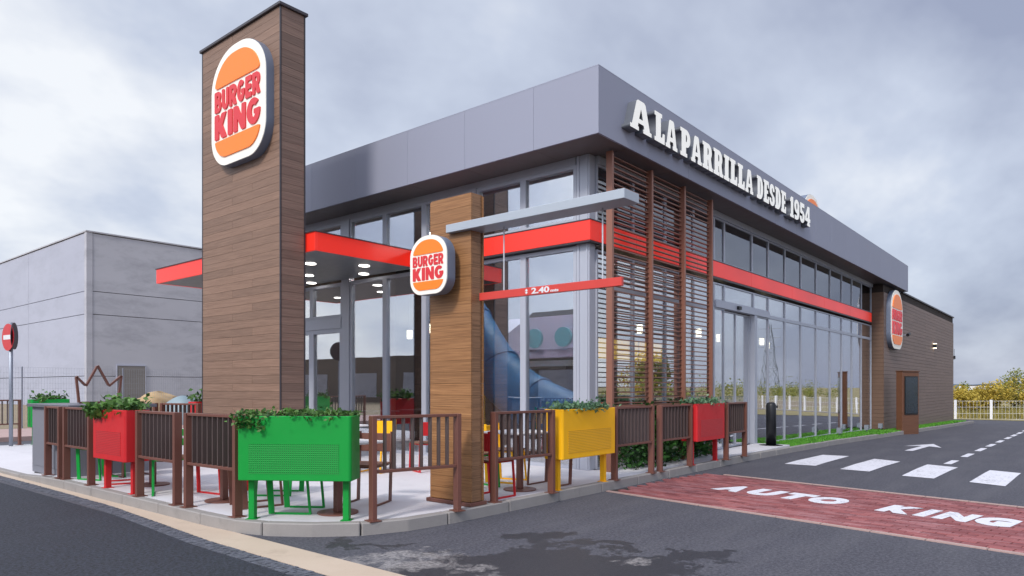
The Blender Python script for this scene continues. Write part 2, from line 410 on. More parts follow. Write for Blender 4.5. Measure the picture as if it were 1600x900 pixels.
# ------------------------------------------------------------------ mesh helpers
class MB:
    def __init__(s): s.v, s.f = [], []
    def box(s, x0, x1, y0, y1, z0, z1, mat=None):
        if x0 > x1: x0, x1 = x1, x0
        if y0 > y1: y0, y1 = y1, y0
        if z0 > z1: z0, z1 = z1, z0
        i = len(s.v)
        p = [(x0, y0, z0), (x1, y0, z0), (x1, y1, z0), (x0, y1, z0), (x0, y0, z1), (x1, y0, z1), (x1, y1, z1), (x0, y1, z1)]
        s.v += [tuple(mat @ Vector(q)) for q in p] if mat else p
        s.f += [tuple(i + a for a in q) for q in ((0, 3, 2, 1), (4, 5, 6, 7), (0, 1, 5, 4), (1, 2, 6, 5), (2, 3, 7, 6), (3, 0, 4, 7))]
        return s
    def bar(s, a, b, w, h=None, up=(0, 0, 1)):
        h = h or w
        a, b = Vector(a), Vector(b); d = (b - a); L = d.length; d.normalize()
        u = Vector(up)
        if abs(d.dot(u)) > 0.95: u = Vector((1, 0, 0)) if abs(d.x) < 0.9 else Vector((0, 1, 0))
        r = d.cross(u).normalized(); t = r.cross(d)
        m = Matrix((r, d, t)).transposed().to_4x4(); m.translation = a
        return s.box(-w / 2, w / 2, 0, L, -h / 2, h / 2, m)
    def tube(s, pts, rad, n=10, cap=True):
        pts = [Vector(p) for p in pts]
        rads = rad if isinstance(rad, (list, tuple)) else [rad] * len(pts)
        i0 = len(s.v); prev = None
        for k, p in enumerate(pts):
            d = (pts[min(k + 1, len(pts) - 1)] - pts[max(k - 1, 0)]).normalized()
            u = Vector((0, 0, 1)) if abs(d.z) < 0.9 else Vector((1, 0, 0))
            if prev is not None and abs(prev.dot(d)) < 0.99: u = prev
            r = d.cross(u).normalized(); t = r.cross(d).normalized(); prev = t
            for j in range(n):
                a = 2 * math.pi * j / n
                s.v.append(tuple(p + (r * math.cos(a) + t * math.sin(a)) * rads[k]))
        for k in range(len(pts) - 1):
            for j in range(n):
                a = i0 + k * n + j; b = i0 + k * n + (j + 1) % n
                s.f.append((a, b, b + n, a + n))
        if cap:
            s.f.append(tuple(i0 + j for j in range(n))[::-1]); s.f.append(tuple(i0 + (len(pts) - 1) * n + j for j in range(n)))
        return s
    def prism(s, poly, z0, z1):
        i = len(s.v); n = len(poly)
        s.v += [(p[0], p[1], z0) for p in poly] + [(p[0], p[1], z1) for p in poly]
        s.f.append(tuple(i + j for j in range(n))[::-1]); s.f.append(tuple(i + n + j for j in range(n)))
        for j in range(n):
            a, b = i + j, i + (j + 1) % n
            s.f.append((a, b, b + n, a + n))
        return s
    def quad(s, a, b, c, d):
        i = len(s.v); s.v += [tuple(a), tuple(b), tuple(c), tuple(d)]; s.f.append((i, i + 1, i + 2, i + 3)); return s
    def mesh(s, name, mat, bevel=0.0, smooth=False, org=(0, 0, 0)):
        me = bpy.data.meshes.new(name)
        o = org
        me.from_pydata([(v[0] - o[0], v[1] - o[1], v[2] - o[2]) for v in s.v], [], s.f)
        if bevel:
            bm = bmesh.new(); bm.from_mesh(me)
            bmesh.ops.bevel(bm, geom=[e for e in bm.edges], offset=bevel, segments=2 if bevel > 0.012 else 1, affect='EDGES', clamp_overlap=True)
            bm.to_mesh(me); bm.free()
        me.materials.append(mat)
        if smooth:
            for p in me.polygons: p.use_smooth = True
        me.update()
        return me

def link(name, me, parent=None, loc=(0, 0, 0), rotz=0.0):
    o = bpy.data.objects.new(name, me)
    col.objects.link(o)
    o.location = loc
    if rotz: o.rotation_euler = (0, 0, rotz)
    if parent: o.parent = parent
    return o
def tag(o, label=None, cat=None, group=None, kind=None):
    if label: o['label'] = label
    if cat: o['category'] = cat
    if group: o['group'] = group
    if kind: o['kind'] = kind
    return o
def thing(name, label, cat, loc=(0, 0, 0), rotz=0.0, group=None, kind=None):
    o = link(name, None, None, loc, rotz)
    o.empty_display_size = 0.2
    return tag(o, label, cat, group, kind)
def wloc(o):
    p = Vector((0, 0, 0))
    while o: p += Vector(o.location); o = o.parent
    return p
def part(name, mb, mat, parent, bevel=0.0, smooth=False):
    """mesh given in world coordinates, parent unrotated"""
    return link(name, mb.mesh(name, mat, bevel, smooth, org=wloc(parent)), parent)
def solid(name, mb, mat, label=None, cat=None, group=None, kind=None, bevel=0.0, smooth=False, org=(0, 0, 0)):
    o = link(name, mb.mesh(name, mat, bevel, smooth, org), None, org)
    return tag(o, label, cat, group, kind)
def copy_tree(o, parent=None, loc=None, rotz=None):
    c = o.copy(); col.objects.link(c)
    if parent is not None: c.parent = parent
    if loc is not None: c.location = loc
    if rotz is not None: c.rotation_euler = (0, 0, rotz)
    for ch in list(o.children): copy_tree(ch, c)
    return c
def gz(x): return -0.0155 * min(max(0.0, x - 14), 46)

def curve_mesh(name, splines, depth, mat, side=None):
    """polygons with holes in the x/z plane, front face towards -y, running from y=-depth to y=0"""
    cu = bpy.data.curves.new(name, 'CURVE'); cu.dimensions = '2D'; cu.fill_mode = 'BOTH'; cu.extrude = depth / 2
    for pl in splines:
        sp = cu.splines.new('POLY'); sp.points.add(len(pl) - 1); sp.use_cyclic_u = True
        for i, p in enumerate(pl): sp.points[i].co = (p[0], p[1], 0, 1)
    return curve_to_mesh(name, cu, depth, mat, side)
def curve_to_mesh(name, cu, depth, mat, side=None):
    ob = bpy.data.objects.new(name + '_tmp', cu); col.objects.link(ob)
    bpy.context.view_layer.update()
    me = bpy.data.meshes.new_from_object(ob.evaluated_get(bpy.context.evaluated_depsgraph_get()))
    bpy.data.objects.remove(ob); bpy.data.curves.remove(cu)
    me.name = name
    me.transform(Matrix.Translation((0, -depth / 2, 0)) @ Matrix.Rotation(R(90), 4, 'X'))
    me.materials.clear(); me.materials.append(mat)
    if side:
        me.materials.append(side)
        for p in me.polygons: p.material_index = 0 if p.normal.y < -0.5 else 1
    return me
def text_mesh(name, s, w, h, depth, mat, offset=0.0, bevel=0.0, side=None):
    """one word squeezed to exactly w x h, lower left at the origin, in the x/z plane"""
    cu = bpy.data.curves.new(name, 'FONT'); cu.body = s; cu.size = 1; cu.offset = offset; cu.extrude = 0.5; cu.resolution_u = 4
    ob = bpy.data.objects.new(name + '_tmp', cu); col.objects.link(ob)
    bpy.context.view_layer.update()
    me = bpy.data.meshes.new_from_object(ob.evaluated_get(bpy.context.evaluated_depsgraph_get()))
    bpy.data.objects.remove(ob); bpy.data.curves.remove(cu)
    me.name = name
    xs = [v.co.x for v in me.vertices]; ys = [v.co.y for v in me.vertices]
    x0, x1, y0, y1 = min(xs), max(xs), min(ys), max(ys)
    for v in me.vertices:
        x, y, z = v.co
        v.co = ((x - x0) / (x1 - x0) * w, -(z + 0.5) * depth, (y - y0) / (y1 - y0) * h)
    me.materials.clear(); me.materials.append(mat)
    me.update()
    if side:
        me.materials.append(side)
        for p in me.polygons: p.material_index = 0 if p.normal.y < -0.5 else 1
    return me

def arc(cx, cy, rx, ry, a0, a1, n=12):
    return [(cx + rx * math.cos(R(a0 + (a1 - a0) * i / n)), cy + ry * math.sin(R(a0 + (a1 - a0) * i / n))) for i in range(n + 1)]

# ================================================================== LARGE STRUCTURE: ground
def strip(name, xs, y0, y1, z, mat, kind='structure', label=None):
    mb = MB()
    for a, b in zip(xs[:-1], xs[1:]):
        mb.quad((a, y0, z + gz(a)), (b, y0, z + gz(b)), (b, y1, z + gz(b)), (a, y1, z + gz(a)))
    return solid(name, mb, mat, label, kind=kind)
gm = MB(); gm.quad((-3000, -3000, -1.4), (3000, -3000, -1.4), (3000, 3000, -1.4), (-3000, 3000, -1.4))
solid('ground', gm, M['terrain'], 'dry open ground reaching the horizon', kind='structure')
strip('road', [-40, 0, 14, 60], -12, 60, -0.12, M['asphalt'], label='dark asphalt drive lanes round the restaurant')
strip('earth_bank', [-40, 14, 60, 110], -60, -12, -0.116, M['yard'], label='dry earth bank beyond the white fence')
strip('field', [51, 60, 110], -12, 60, -0.10, M['terrain'], label='dry grass field behind the far fence')
# plaza slab
PL = [(3.53, 18.9), (3.53, 7.0), (3.56, 6.5), (3.68, 6.1), (3.92, 5.74), (4.25, 5.42), (4.7, 5.24), (5.3, 5.17), (14.0, 5.15), (16.3, 5.2)]
pin = [(4.5, 18.9), (4.5, 11.6), (3.65, 11.6), (3.65, 7.0)] + [(3.68, 6.53), (3.79, 6.17), (4.0, 5.83), (4.31, 5.53), (4.74, 5.36), (5.31, 5.29), (14.0, 5.27), (16.3, 5.32)]
pz = MB()
pz.prism(pin + [(16.3, 6.05), (9.36, 6.05), (9.36, 18.9)], -0.3, 0.0)
solid('plaza', pz, M['plaza'], 'pale concrete terrace floor round the restaurant', kind='structure')
mb = MB(); mb.quad((3.64, 11.6, -.0005), (4.5, 11.6, -.0005), (4.5, 13.0, -.0005), (3.64, 13.0, -.066)); mb.quad((3.64, 13.0, -.066), (4.5, 13.0, -.0005), (4.5, 18.9, -.0005), (3.64, 18.9, -.066))
solid('plaza_ramp', mb, M['plaza'], 'pale concrete edge of the terrace sloping to the lowered kerb', kind='structure')
# kerb, stone by stone
kerb = thing('kerb', 'grey granite kerb edging terrace and grass verge', None, (3.5, 5.2, -0.12), kind='structure')
def polyline_cuts(pts, step):
    segs = []; cur = Vector(pts[0]); acc = [cur]; left = step
    for p in pts[1:]:
        p = Vector(p)
        while (p - cur).length > left + 1e-6:
            cur = cur + (p - cur).normalized() * left; acc.append(cur); segs.append(acc); acc = [cur]; left = step
        left -= (p - cur).length; cur = p
        acc.append(cur)
    if len(acc) > 1: segs.append(acc)
    return segs
full_out = PL + [(20, 5.22), (26, 5.1), (33, 4.95), (44, 4.85)]
for seg in polyline_cuts(full_out, 0.98):
    clean = [seg[0]]
    for p in seg[1:]:
        if (p - clean[-1]).length > 0.03: clean.append(p)
    seg = clean
    if len(seg) < 2: continue
    d0 = (seg[1] - seg[0]).normalized(); d1 = (seg[-1] - seg[-2]).normalized()
    seg[0] = seg[0] + d0 * 0.006; seg[-1] = seg[-1] - d1 * 0.006
    ins = []
    for i, p in enumerate(seg):
        a = seg[max(i - 1, 0)]; b = seg[min(i + 1, len(seg) - 1)]; t = (b - a).normalized()
        ins.append(p + Vector((-t.y, t.x)) * 0.112)
    mb = MB(); top = 0.004 + random.uniform(-0.003, 0.003); n = len(seg)
    ring = list(seg) + ins[::-1]
    mb.prism([(p.x, p.y) for p in ring], 0, 1)
    mb.v = [(v[0], v[1], (top - 0.066 * min(1, max(0, (v[1] - 11.6) / 1.4)) * (v[0] < 4) if v[2] > 0.5 else -0.3) + gz(v[0])) for v in mb.v]
    part('kerb_stone', mb, M['kerb'], kerb, 0.010)
# gutter strip and drain
EDGE = [(-12, 3.18), (3.5, 3.18), (6.3, 3.215), (7.6, 3.31), (9.0, 3.405), (11, 3.43), (19, 3.44)]
def lane_edge(y):
    for (y0, a), (y1, b) in zip(EDGE[:-1], EDGE[1:]):
        if y <= y1: return a + (b - a) * (y - y0) / (y1 - y0)
    return EDGE[-1][1]
mb = MB(); mb.prism([(x, y) for y, x in EDGE] [::-1] + [(3.56, -12), (3.56, 19)], -0.16, -0.114)
solid('gutter_strip', mb, M['beige'], 'sand coloured concrete strip along the kerb', kind='structure')
mb = MB(); y = 0.6
while y < 13:
    for i in range(4):
        x = lane_edge(y) - 0.17 + i * 0.041 + random.uniform(-.002, .002); h = random.uniform(-.003, .004)
        mb.box(x, x + 0.036, y + random.uniform(0, .004), y + 0.046, -0.15, -0.114 + h)
    y += 0.051
solid('drain_setts', mb, M['sett'], 'row of small dark setts along the sandy gutter', kind='stuff')
# pavement and yard at the far left
mb = MB(); mb.prism([(-30, 21.9), (60, 21.9), (60, 26.2), (-30, 26.2)], -0.2, 0.0)
solid('pavement', mb, M['pinkpave'], 'pinkish pavement across the side road', kind='structure')
mb = MB(); mb.prism([(-60, 26.3), (110, 26.3), (110, 140), (-60, 140)], -0.3, -0.02)
solid('yard', mb, M['yard'], 'sandy yard in front of the concrete warehouse', kind='structure')

# brick crossing
BA, BB = Vector((8.24, 4.93)), Vector((7.42, 0.46))
bdir = (BB - BA).normalized(); bper = Vector((-bdir.y, bdir.x))
if bper.x < 0: bper = -bper
bcx = thing('brick_crossing', 'red brick strip across the drive lane with white lettering', None, (8.24, 4.93, -0.12), kind='structure')
LX, LY = 0.205, 0.105
ang = math.atan2(bdir.y, bdir.x)
bricks = []
WID = 2.72
rows = int(WID / LY)
for r_ in range(rows):
    off = (LX / 2 if r_ % 2 else 0)
    for c_ in range(-1, 40):
        s0 = -0.25 + c_ * LX + off
        ctr = BA + bdir * (s0 + LX / 2) + bper * (r_ * LY + LY / 2)
        if ctr.y + LX / 2 > 5.12 or ctr.y < -2.2: continue
        bricks.append((ctr, (ctr).length, r_))
bricks.sort(key=lambda q: q[1] + (0 if q[0].y > 0.15 else 50))
bm1 = MB().box(-LX / 2 + .005, LX / 2 - .005, -LY / 2 + .005, LY / 2 - .005, -0.05, 0.0).mesh('brick', M['brick'], 0.004)
rest = MB()
base_z = -0.106
mb = MB()
bmx = Matrix.Rotation(ang, 4, 'Z')
mb.quad(*[(*(BA + bdir * a + bper * b), -0.116) for a, b in ((-0.22, 0.0), (7.3, 0.0), (7.3, WID + .0), (-0.22, WID))])
mb.f = [f[::-1] for f in mb.f]
part('bedding', mb, M['joint'], bcx)
for i, (c, dd, r_) in enumerate(bricks):
    dz = random.uniform(-0.002, 0.003)
    if i < 298:
        o = link('brick', bm1, bcx, (c.x - 8.24, c.y - 4.93, base_z + 0.12 + dz), ang)
    else:
        m = Matrix.Translation((c.x, c.y, base_z + dz)) @ bmx
        rest.box(-LX / 2 + .005, LX / 2 - .005, -LY / 2 + .005, LY / 2 - .005, -0.05, 0.0, m)
o = part('brick_field', rest, M['brick'], bcx); o['kind'] = 'stuff'
# concrete edging of the strip
for b0 in (-0.07, WID + 0.01):
    k = 0
    while k * 0.5 < 7:
        m = Matrix.Translation((*(BA + bdir * (-0.2 + k * 0.5) + bper * b0), -0.12)) @ bmx
        p_ = (BA + bdir * (-0.2 + k * 0.5))
        q = MB().box(0, 0.49, 0, 0.06, -0.05, 0.012, m)
        if bper.dot(Vector((-bdir.y, bdir.x))) < 0:
            q = MB().box(0, 0.49, -0.06, 0, -0.05, 0.012, m)
        if max(v[1] for v in q.v) < 5.14:
            part('edging_stone', q, M['pinkpave'], bcx)
        k += 1
# painted words on the bricks
words = thing('road_lettering', 'white painted words on the red brick strip', None, (9.28, 4.05, -0.1035), kind='structure')
def flat_word(s, start, w, h):
    d = Vector((-0.63, -3.3)).normalized()
    x = 0
    for ch, (u0, u1) in s:
        me = text_mesh('letter', ch, (u1 - u0), h, 0.004, M['mark'], offset=0.085)
        ax = Vector((d.x, d.y, 0)); up = Vector((-d.y, d.x, 0))
        if up.x < 0: up = -up
        p = start + d * u0
        o = link('letter', me, words)
        mt = Matrix((ax, -ax.cross(up), up)).transposed().to_4x4()
        # local x -> along, local z -> up, local -y -> +Z
        mt = Matrix(((ax.x, 0, up.x, 0), (ax.y, 0, up.y, 0), (0, -1, 0, 0), (0, 0, 0, 1)))
        me.transform(mt)
        o.location = (p.x - 9.28, p.y - 4.05, 0)
W0 = Vector((9.26, 4.10))
flat_word([('A', (0.0, 0.40)), ('U', (0.47, 0.87)), ('T', (0.93, 1.29)), ('O', (1.31, 1.75)),
           ('K', (2.20, 2.55)), ('I', (2.60, 2.72)), ('N', (2.79, 3.12)), ('G', (3.14, 3.50))], W0, None, 0.56)

# crosswalk, arrow, dashes
cw = thing('crosswalk', 'white zebra bars across the drive lane', None, (13, 3, -0.12), kind='structure')
for q in ([(13.28, 4.43), (13.30, 3.88), (15.92, 3.97), (15.88, 4.49)], [(13.03, 3.40), (12.98, 2.92), (15.28, 2.89), (15.62, 3.42)],
          [(12.70, 2.38), (12.62, 1.92), (14.75, 1.87), (15.02, 2.39)], [(12.50, 1.44), (12.30, 0.98), (14.38, 0.93), (14.62, 1.38)]):
    mb = MB(); A_, B_, C_, D_ = [Vector(p) for p in q]
    for k in range(24):
        l0, l1 = A_.lerp(D_, k / 24), A_.lerp(D_, (k + 1) / 24); r0, r1 = B_.lerp(C_, k / 24), B_.lerp(C_, (k + 1) / 24)
        mb.quad(*[(p.x, p.y, -0.1145 + gz(p.x)) for p in (l0, r0, r1, l1)])
    part('stripe', mb, M['mark'], cw)
ld = thing('lane_dashes', 'white dashed centre line of the drive lane', None, (15, 2.1, -0.12), kind='structure')
for a, b in ((15.4, 16.45), (17.6, 18.8), (19.85, 21.2), (22.0, 23.4), (24.4, 25.8), (26.85, 28.3), (29.0, 30.6), (31.4, 33), (34, 35.4), (36.5, 38)):
    mb = MB(); mb.quad((a, 2.06, -0.115 + gz(a)), (b, 2.06, -0.115 + gz(b)), (b, 2.19, -0.115 + gz(b)), (a, 2.19, -0.115 + gz(a)))
    part('dash', mb, M['mark'], ld)
ar = MB()
def fl(pts): return [(x, y, -0.115 + gz(x)) for x, y in pts]
for q in ([(18.7, 3.28), (18.7, 3.45), (20.9, 3.45), (20.9, 3.28)], [(20.5, 2.95), (20.9, 3.29), (20.9, 3.46), (22.1, 3.37)], ):
    a = fl(q); ar.v += a; i = len(ar.v) - 4; ar.f.append((i + 3, i + 2, i + 1, i))
a = fl([(20.9, 3.46), (20.5, 3.80), (22.1, 3.372)]); i = len(ar.v); ar.v += a; ar.f.append((i, i + 1, i + 2))
solid('arrow_marking', ar, M['mark'], 'white straight arrow painted on the asphalt lane', kind='structure')
# grass verge
xs = [16.3, 18, 22, 26, 30, 36, 44]
mb = MB()
for a, b in zip(xs[:-1], xs[1:]):
    ya = 5.34 if a < 24 else 5.2; yb = 5.34 if b < 24 else 5.2
    mb.quad((a, ya, -0.004 + gz(a)), (b, yb, -0.004 + gz(b)), (b, 6.3, -0.004 + gz(b)), (a, 6.3, -0.004 + gz(a)))
solid('verge_bed', mb, M['soil'], 'soil bed of the grass verge', kind='structure')
mb = MB()
for i in range(16000):
    x = 16.32 + (random.random() ** 1.4) * 27; y0 = 5.3 if x < 24 else 5.12
    y = random.uniform(y0, 6.06 if x < 27.4 else 5.66)
    a = random.uniform(0, math.pi); h = random.uniform(0.03, 0.06); w = 0.012 + x * 0.0006
    z = gz(x) - 0.006; dx_, dy_ = math.cos(a) * w, math.sin(a) * w
    i0 = len(mb.v); lx, ly = random.uniform(-.03, .03), random.uniform(-.03, .03)
    mb.v += [(x - dx_, y - dy_, z), (x + dx_, y + dy_, z), (x + lx, y + ly, z + h)]; mb.f.append((i0, i0 + 1, i0 + 2))
solid('grass_verge', mb, M['grass'], 'bright green grass along the glass wall', kind='stuff')
# hills
mb = MB(); n = 160
for i in range(n + 1):
    a = -0.15 + 1.6 * i / n; d = 1500
    h = 11 + 5 * math.sin(i * 0.21) + 3 * math.sin(i * 0.57 + 1) + random.uniform(-1, 1)
    mb.v += [(d * math.cos(a), d * math.sin(a), -3), (d * math.cos(a), d * math.sin(a), max(3, h)), ((d + 200) * math.cos(a), (d + 200) * math.sin(a), -3)]
for i in range(n):
    b = i * 3; mb.f += [(b, b + 1, b + 4, b + 3), (b + 1, b + 2, b + 5, b + 4)]
solid('hills', mb, M['hill'], 'low wooded hills on the horizon, tinted blue for haze', kind='structure')

# ================================================================== RESTAURANT BUILDING
GX, GY = 9.3, 6.1
bld = thing('restaurant_building', 'single storey glass fronted restaurant with grey fascia and red band', 'building', (9.3, 6.1, 0))
mb = MB(); mb.box(9.42, 43.2, 6.2, 16.4, -0.9, -0.012); part('floor', mb, M['int_floor'], bld)
mb = MB(); mb.box(9.42, 43.2, 6.2, 16.4, 4.93, 4.99); part('ceiling', mb, M['int_ceiling'], bld)
mb = MB(); mb.box(8.62, 30.45, 5.53, 16.9, 5.0, 5.94); part('roof', mb, M['roof'], bld)
mb = MB(); mb.box(30.5, 43.3, 5.75, 16.9, 4.9, 4.98); part('rear_roof', mb, M['roof'], bld)
mb = MB(); mb.box(9.3, 43.3, 16.45, 16.6, -0.9, 5.0); part('back_wall', mb, M['int_wall'], bld)
mb = MB(); mb.box(43.15, 43.3, 5.75, 16.45, -0.9, 5.0); part('end_wall', mb, M['int_wall'], bld)
mb = MB(); mb.box(27.75, 27.9, 6.3, 16.4, -0.6, 4.9); part('partition_wall', mb, M['int_wall'], bld)
mb = MB(); mb.box(14.2, 14.35, 9.2, 16.4, 0, 4.9); part('partition_wall', mb, M['dark_int'], bld)
# fascia panels (left then right), roof coping
Ys = [5.5, 6.69, 8.16, 9.59, 11.09, 12.55, 14.0, 15.45, 16.95]
for i, (a, b) in enumerate(zip(Ys[:-1], Ys[1:])):
    mb = MB(); mb.box(8.58, 8.615, a + (0.0 if i == 0 else .0015), b - .0015, 4.985, 5.96)
    part('fascia_panel', mb, M['fascia'], bld, 0.002)
n = 15; xs = [8.58 + (30.5 - 8.58) * i / n for i in range(n + 1)]
for i, (a, b) in enumerate(zip(xs[:-1], xs[1:])):
    mb = MB(); mb.box(a + (0.036 if i == 0 else .002), b - .002, 5.50, 5.535, 4.985, 5.96)
    part('fascia_panel', mb, M['fascia'], bld, 0.0015)
mb = MB(); mb.box(30.465, 30.5, 5.54, 16.9, 4.985, 5.96); part('fascia_panel', mb, M['fascia'], bld, 0.004)
mb = MB(); mb.box(8.58, 8.66, 5.50, 16.95, 5.961, 5.975); mb.box(8.662, 30.5, 5.50, 5.58, 5.961, 5.975)
part('coping', mb, M['fascia'], bld)
# soffit panels
for i, (a, b) in enumerate(zip(Ys[:-1], Ys[1:])):
    mb = MB(); mb.box(8.62, 9.44, max(a, 5.54) + .003, b - .003, 4.989, 4.999); part('soffit_panel', mb, M['soffit'], bld)
sx_ = [9.45 + i * 1.5 for i in range(13)] + [28.2, 29.6, 30.46]
for a, b in zip(sx_[:-1], sx_[1:]):
    y1 = 6.28 if a < 26.6 else 5.69
    mb = MB(); mb.box(a + .003, b - .003, 5.54, y1, 4.989, 4.999); part('soffit_panel', mb, M['soffit'], bld)
# corner column, two faces with a recessed joint
mb = MB(); mb.box(9.25, 9.42, 6.10, 6.34, 0, 4.985); part('corner_column', mb, M['frame'], bld, 0.006)
mb = MB(); mb.box(9.235, 9.252, 6.125, 6.155, 0, 4.98); mb.box(9.235, 9.253, 6.285, 6.33, 0, 4.98); part('column_trim', mb, M['frame'], bld)
# glazing
def glazing(name, axis, a, b, z0, z1, pl, fw=0.06, transoms=()):
    """window: frame with pane as sub-part. axis 'y' = on the X=pl plane"""
    fr = MB(); dd = 0.05 if axis == 'y' else 0.03
    if axis == 'x': fw = fw * 0.55
    d0, d1 = pl - dd, pl + dd
    def bx(u0, u1, w0, w1, e0, e1, mbx):
        if axis == 'y': mbx.box(e0, e1, u0, u1, w0, w1)
        else: mbx.box(u0, u1, e0, e1, w0, w1)
    bx(a, a + fw, z0, z1, d0, d1, fr); bx(b - fw, b, z0, z1, d0, d1, fr)
    bx(a + fw, b - fw, z0, z0 + fw, d0 + .002, d1, fr); bx(a + fw, b - fw, z1 - fw, z1, d0 + .002, d1, fr)
    for t in transoms: bx(a + fw, b - fw, t - .04, t + .04, d0 + .002, d1, fr)
    w = part(name, fr, M['frame'], bld)
    ps = MB(); zs = [z0 + fw] + sum([[t - .04, t + .04] for t in transoms], []) + [z1 - fw]
    for p0, p1 in zip(zs[::2], zs[1::2]):
        ps = MB(); bx(a + fw, b - fw, p0, p1, pl - .006, pl + .006, ps)
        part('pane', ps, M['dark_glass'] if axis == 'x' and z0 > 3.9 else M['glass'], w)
    return w
LYs = [(6.345, 7.44), (7.44, 8.50), (8.76, 9.88), (9.88, 11.03), (11.03, 12.16), (14.9, 16.4)]
for a, b in LYs:
    glazing('window', 'y', a, b, 0.0, 3.56, GX)
    glazing('window', 'y', a, b, 3.94, 4.86, GX)
# the door bay by the tower
glazing('window', 'y', 12.42, 13.55, 3.94, 4.86, GX); glazing('window', 'y', 13.55, 14.9, 3.94, 4.86, GX)
glazing('window', 'y', 12.42, 13.55, 2.82, 3.56, GX); glazing('window', 'y', 13.55, 14.9, 2.82, 3.56, GX)
glazing('door', 'y', 12.42, 13.55, 0.0, 2.58, GX, 0.09); glazing('door', 'y', 13.55, 14.9, 0.0, 2.58, GX, 0.09)
mb = MB(); mb.box(9.22, 9.36, 12.43, 14.9, 2.582, 2.818); part('door_header', mb, M['frame'], bld)
mb = MB(); mb.box(9.23, 9.37, 8.502, 8.758, 0, 4.87); part('mullion', mb, M['frame'], bld)
mb = MB(); mb.box(9.23, 9.37, 12.162, 12.418, 0, 4.87); part('mullion', mb, M['frame'], bld)
mb = MB(); mb.box(9.26, 9.40, 6.37, 16.4, 4.865, 4.987); part('head_frame', mb, M['frame'], bld)
# right glazed wall
RX = [9.425, 10.58, 11.75, 12.93, 13.9]
for a, b in zip(RX[:-1], RX[1:]):
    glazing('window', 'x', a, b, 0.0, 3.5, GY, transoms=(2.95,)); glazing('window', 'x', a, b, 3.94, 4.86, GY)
glazing('window', 'x', 13.9, 14.42, 0.0, 2.98, GY); glazing('window', 'x', 13.9, 14.42, 3.12, 3.5, GY)
glazing('window', 'x', 14.42, 16.1, 3.12, 3.5, GY); glazing('window', 'x', 16.1, 17.06, 3.12, 3.5, GY)
glazing('window', 'x', 16.24, 17.06, -0.06, 2.98, GY)
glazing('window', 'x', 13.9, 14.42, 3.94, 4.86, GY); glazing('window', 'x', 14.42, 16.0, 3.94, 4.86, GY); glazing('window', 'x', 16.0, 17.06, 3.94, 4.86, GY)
mb = MB(); mb.box(13.9, 17.06, 6.03, 6.16, 2.982, 3.118); part('door_header', mb, M['frame'], bld)
mb = MB(); mb.box(16.08, 16.238, 6.04, 6.16, -0.02, 2.98); part('door_post', mb, M['frame'], bld)
glazing('sliding_door', 'x', 14.46, 15.2, 0.0, 2.96, 6.16, 0.05); glazing('sliding_door', 'x', 15.2, 16.06, 0.0, 2.96, 6.18, 0.05)
mb = MB(); mb.box(15.0, 15.16, 5.98, 6.03, 3.02, 3.09); part('door_sensor', mb, M['black'], bld)
RX = [17.06, 18.25, 19.52, 20.87, 22.25, 23.5, 24.71, 25.93, 27.3]
for a, b in zip(RX[:-1], RX[1:]):
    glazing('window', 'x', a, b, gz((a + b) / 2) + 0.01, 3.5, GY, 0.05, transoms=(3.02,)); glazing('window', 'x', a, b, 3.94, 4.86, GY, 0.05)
mb = MB(); mb.box(9.425, 27.38, 6.04, 6.20, 4.865, 4.987); part('head_frame', mb, M['frame'], bld)
mb = MB(); mb.box(17.06, 27.3, 6.02, 6.12, -0.5, -0.002); mb.v = [(v[0], v[1], v[2] if v[2] < -.3 else gz(v[0])) for v in mb.v]; part('glass_sill', mb, M['frame'], bld)
# red band: left facade run, right facade run, and the canopy
for a, b in ((6.0, 8.0), (8.004, 9.998)):
    mb = MB(); mb.box(9.12, 9.40, a, b, 3.60, 3.91); part('band_panel', mb, M['red_band'], bld, 0.004)
bx_ = [9.402, 10.55, 12.95] + [12.95 + 2.81 * k for k in range(1, 6)]
for a, b in zip(bx_[:-1], bx_[1:]):
    mb = MB(); mb.box(a, b - .004, 6.0, 6.2, 3.60, 3.91); part('band_panel', mb, M['red_band'], bld, 0.003)
mb = MB(); mb.box(9.13, 9.4, 6.01, 9.98, 3.575, 3.599); mb.box(9.403, 26.98, 6.01, 6.18, 3.56, 3.599); mb.box(9.11, 9.4, 5.99, 9.99, 3.911, 3.926); mb.box(9.403, 27.0, 5.99, 6.18, 3.911, 3.926)
part('band_trim', mb, M['trim'], bld)
# canopy
mb = MB(); mb.box(6.9, 6.94, 10.0, 15.95, 3.60, 3.91); mb.box(6.942, 9.22, 10.0, 10.04, 3.60, 3.91); mb.box(6.942, 9.22, 15.91, 15.95, 3.60, 3.91)
cf = part('canopy', mb, M['red_band'], bld, 0.004)
mb = MB(); mb.box(6.945, 9.215, 10.045, 15.905, 3.605, 3.64); part('canopy_soffit', mb, M['canopy_soffit'], cf)
mb = MB(); mb.box(6.945, 9.215, 10.045, 15.905, 3.84, 3.89); part('canopy_roof', mb, M['roof'], cf)
mb = MB(); mb.box(6.88, 6.952, 9.98, 15.97, 3.911, 3.926); mb.box(6.954, 9.2, 9.98, 10.05, 3.911, 3.926); part('canopy_trim', mb, M['trim'], cf)
for x, y in ((7.62, 11.19), (9.0, 11.37), (9.05, 13.25), (7.62, 13.2), (7.62, 14.9), (8.4, 10.6), (8.4, 12.4)):
    mb = MB(); mb.tube([(x, y, 3.595), (x, y, 3.606)], 0.10, 20); part('downlight', mb, M['lamp'], cf)
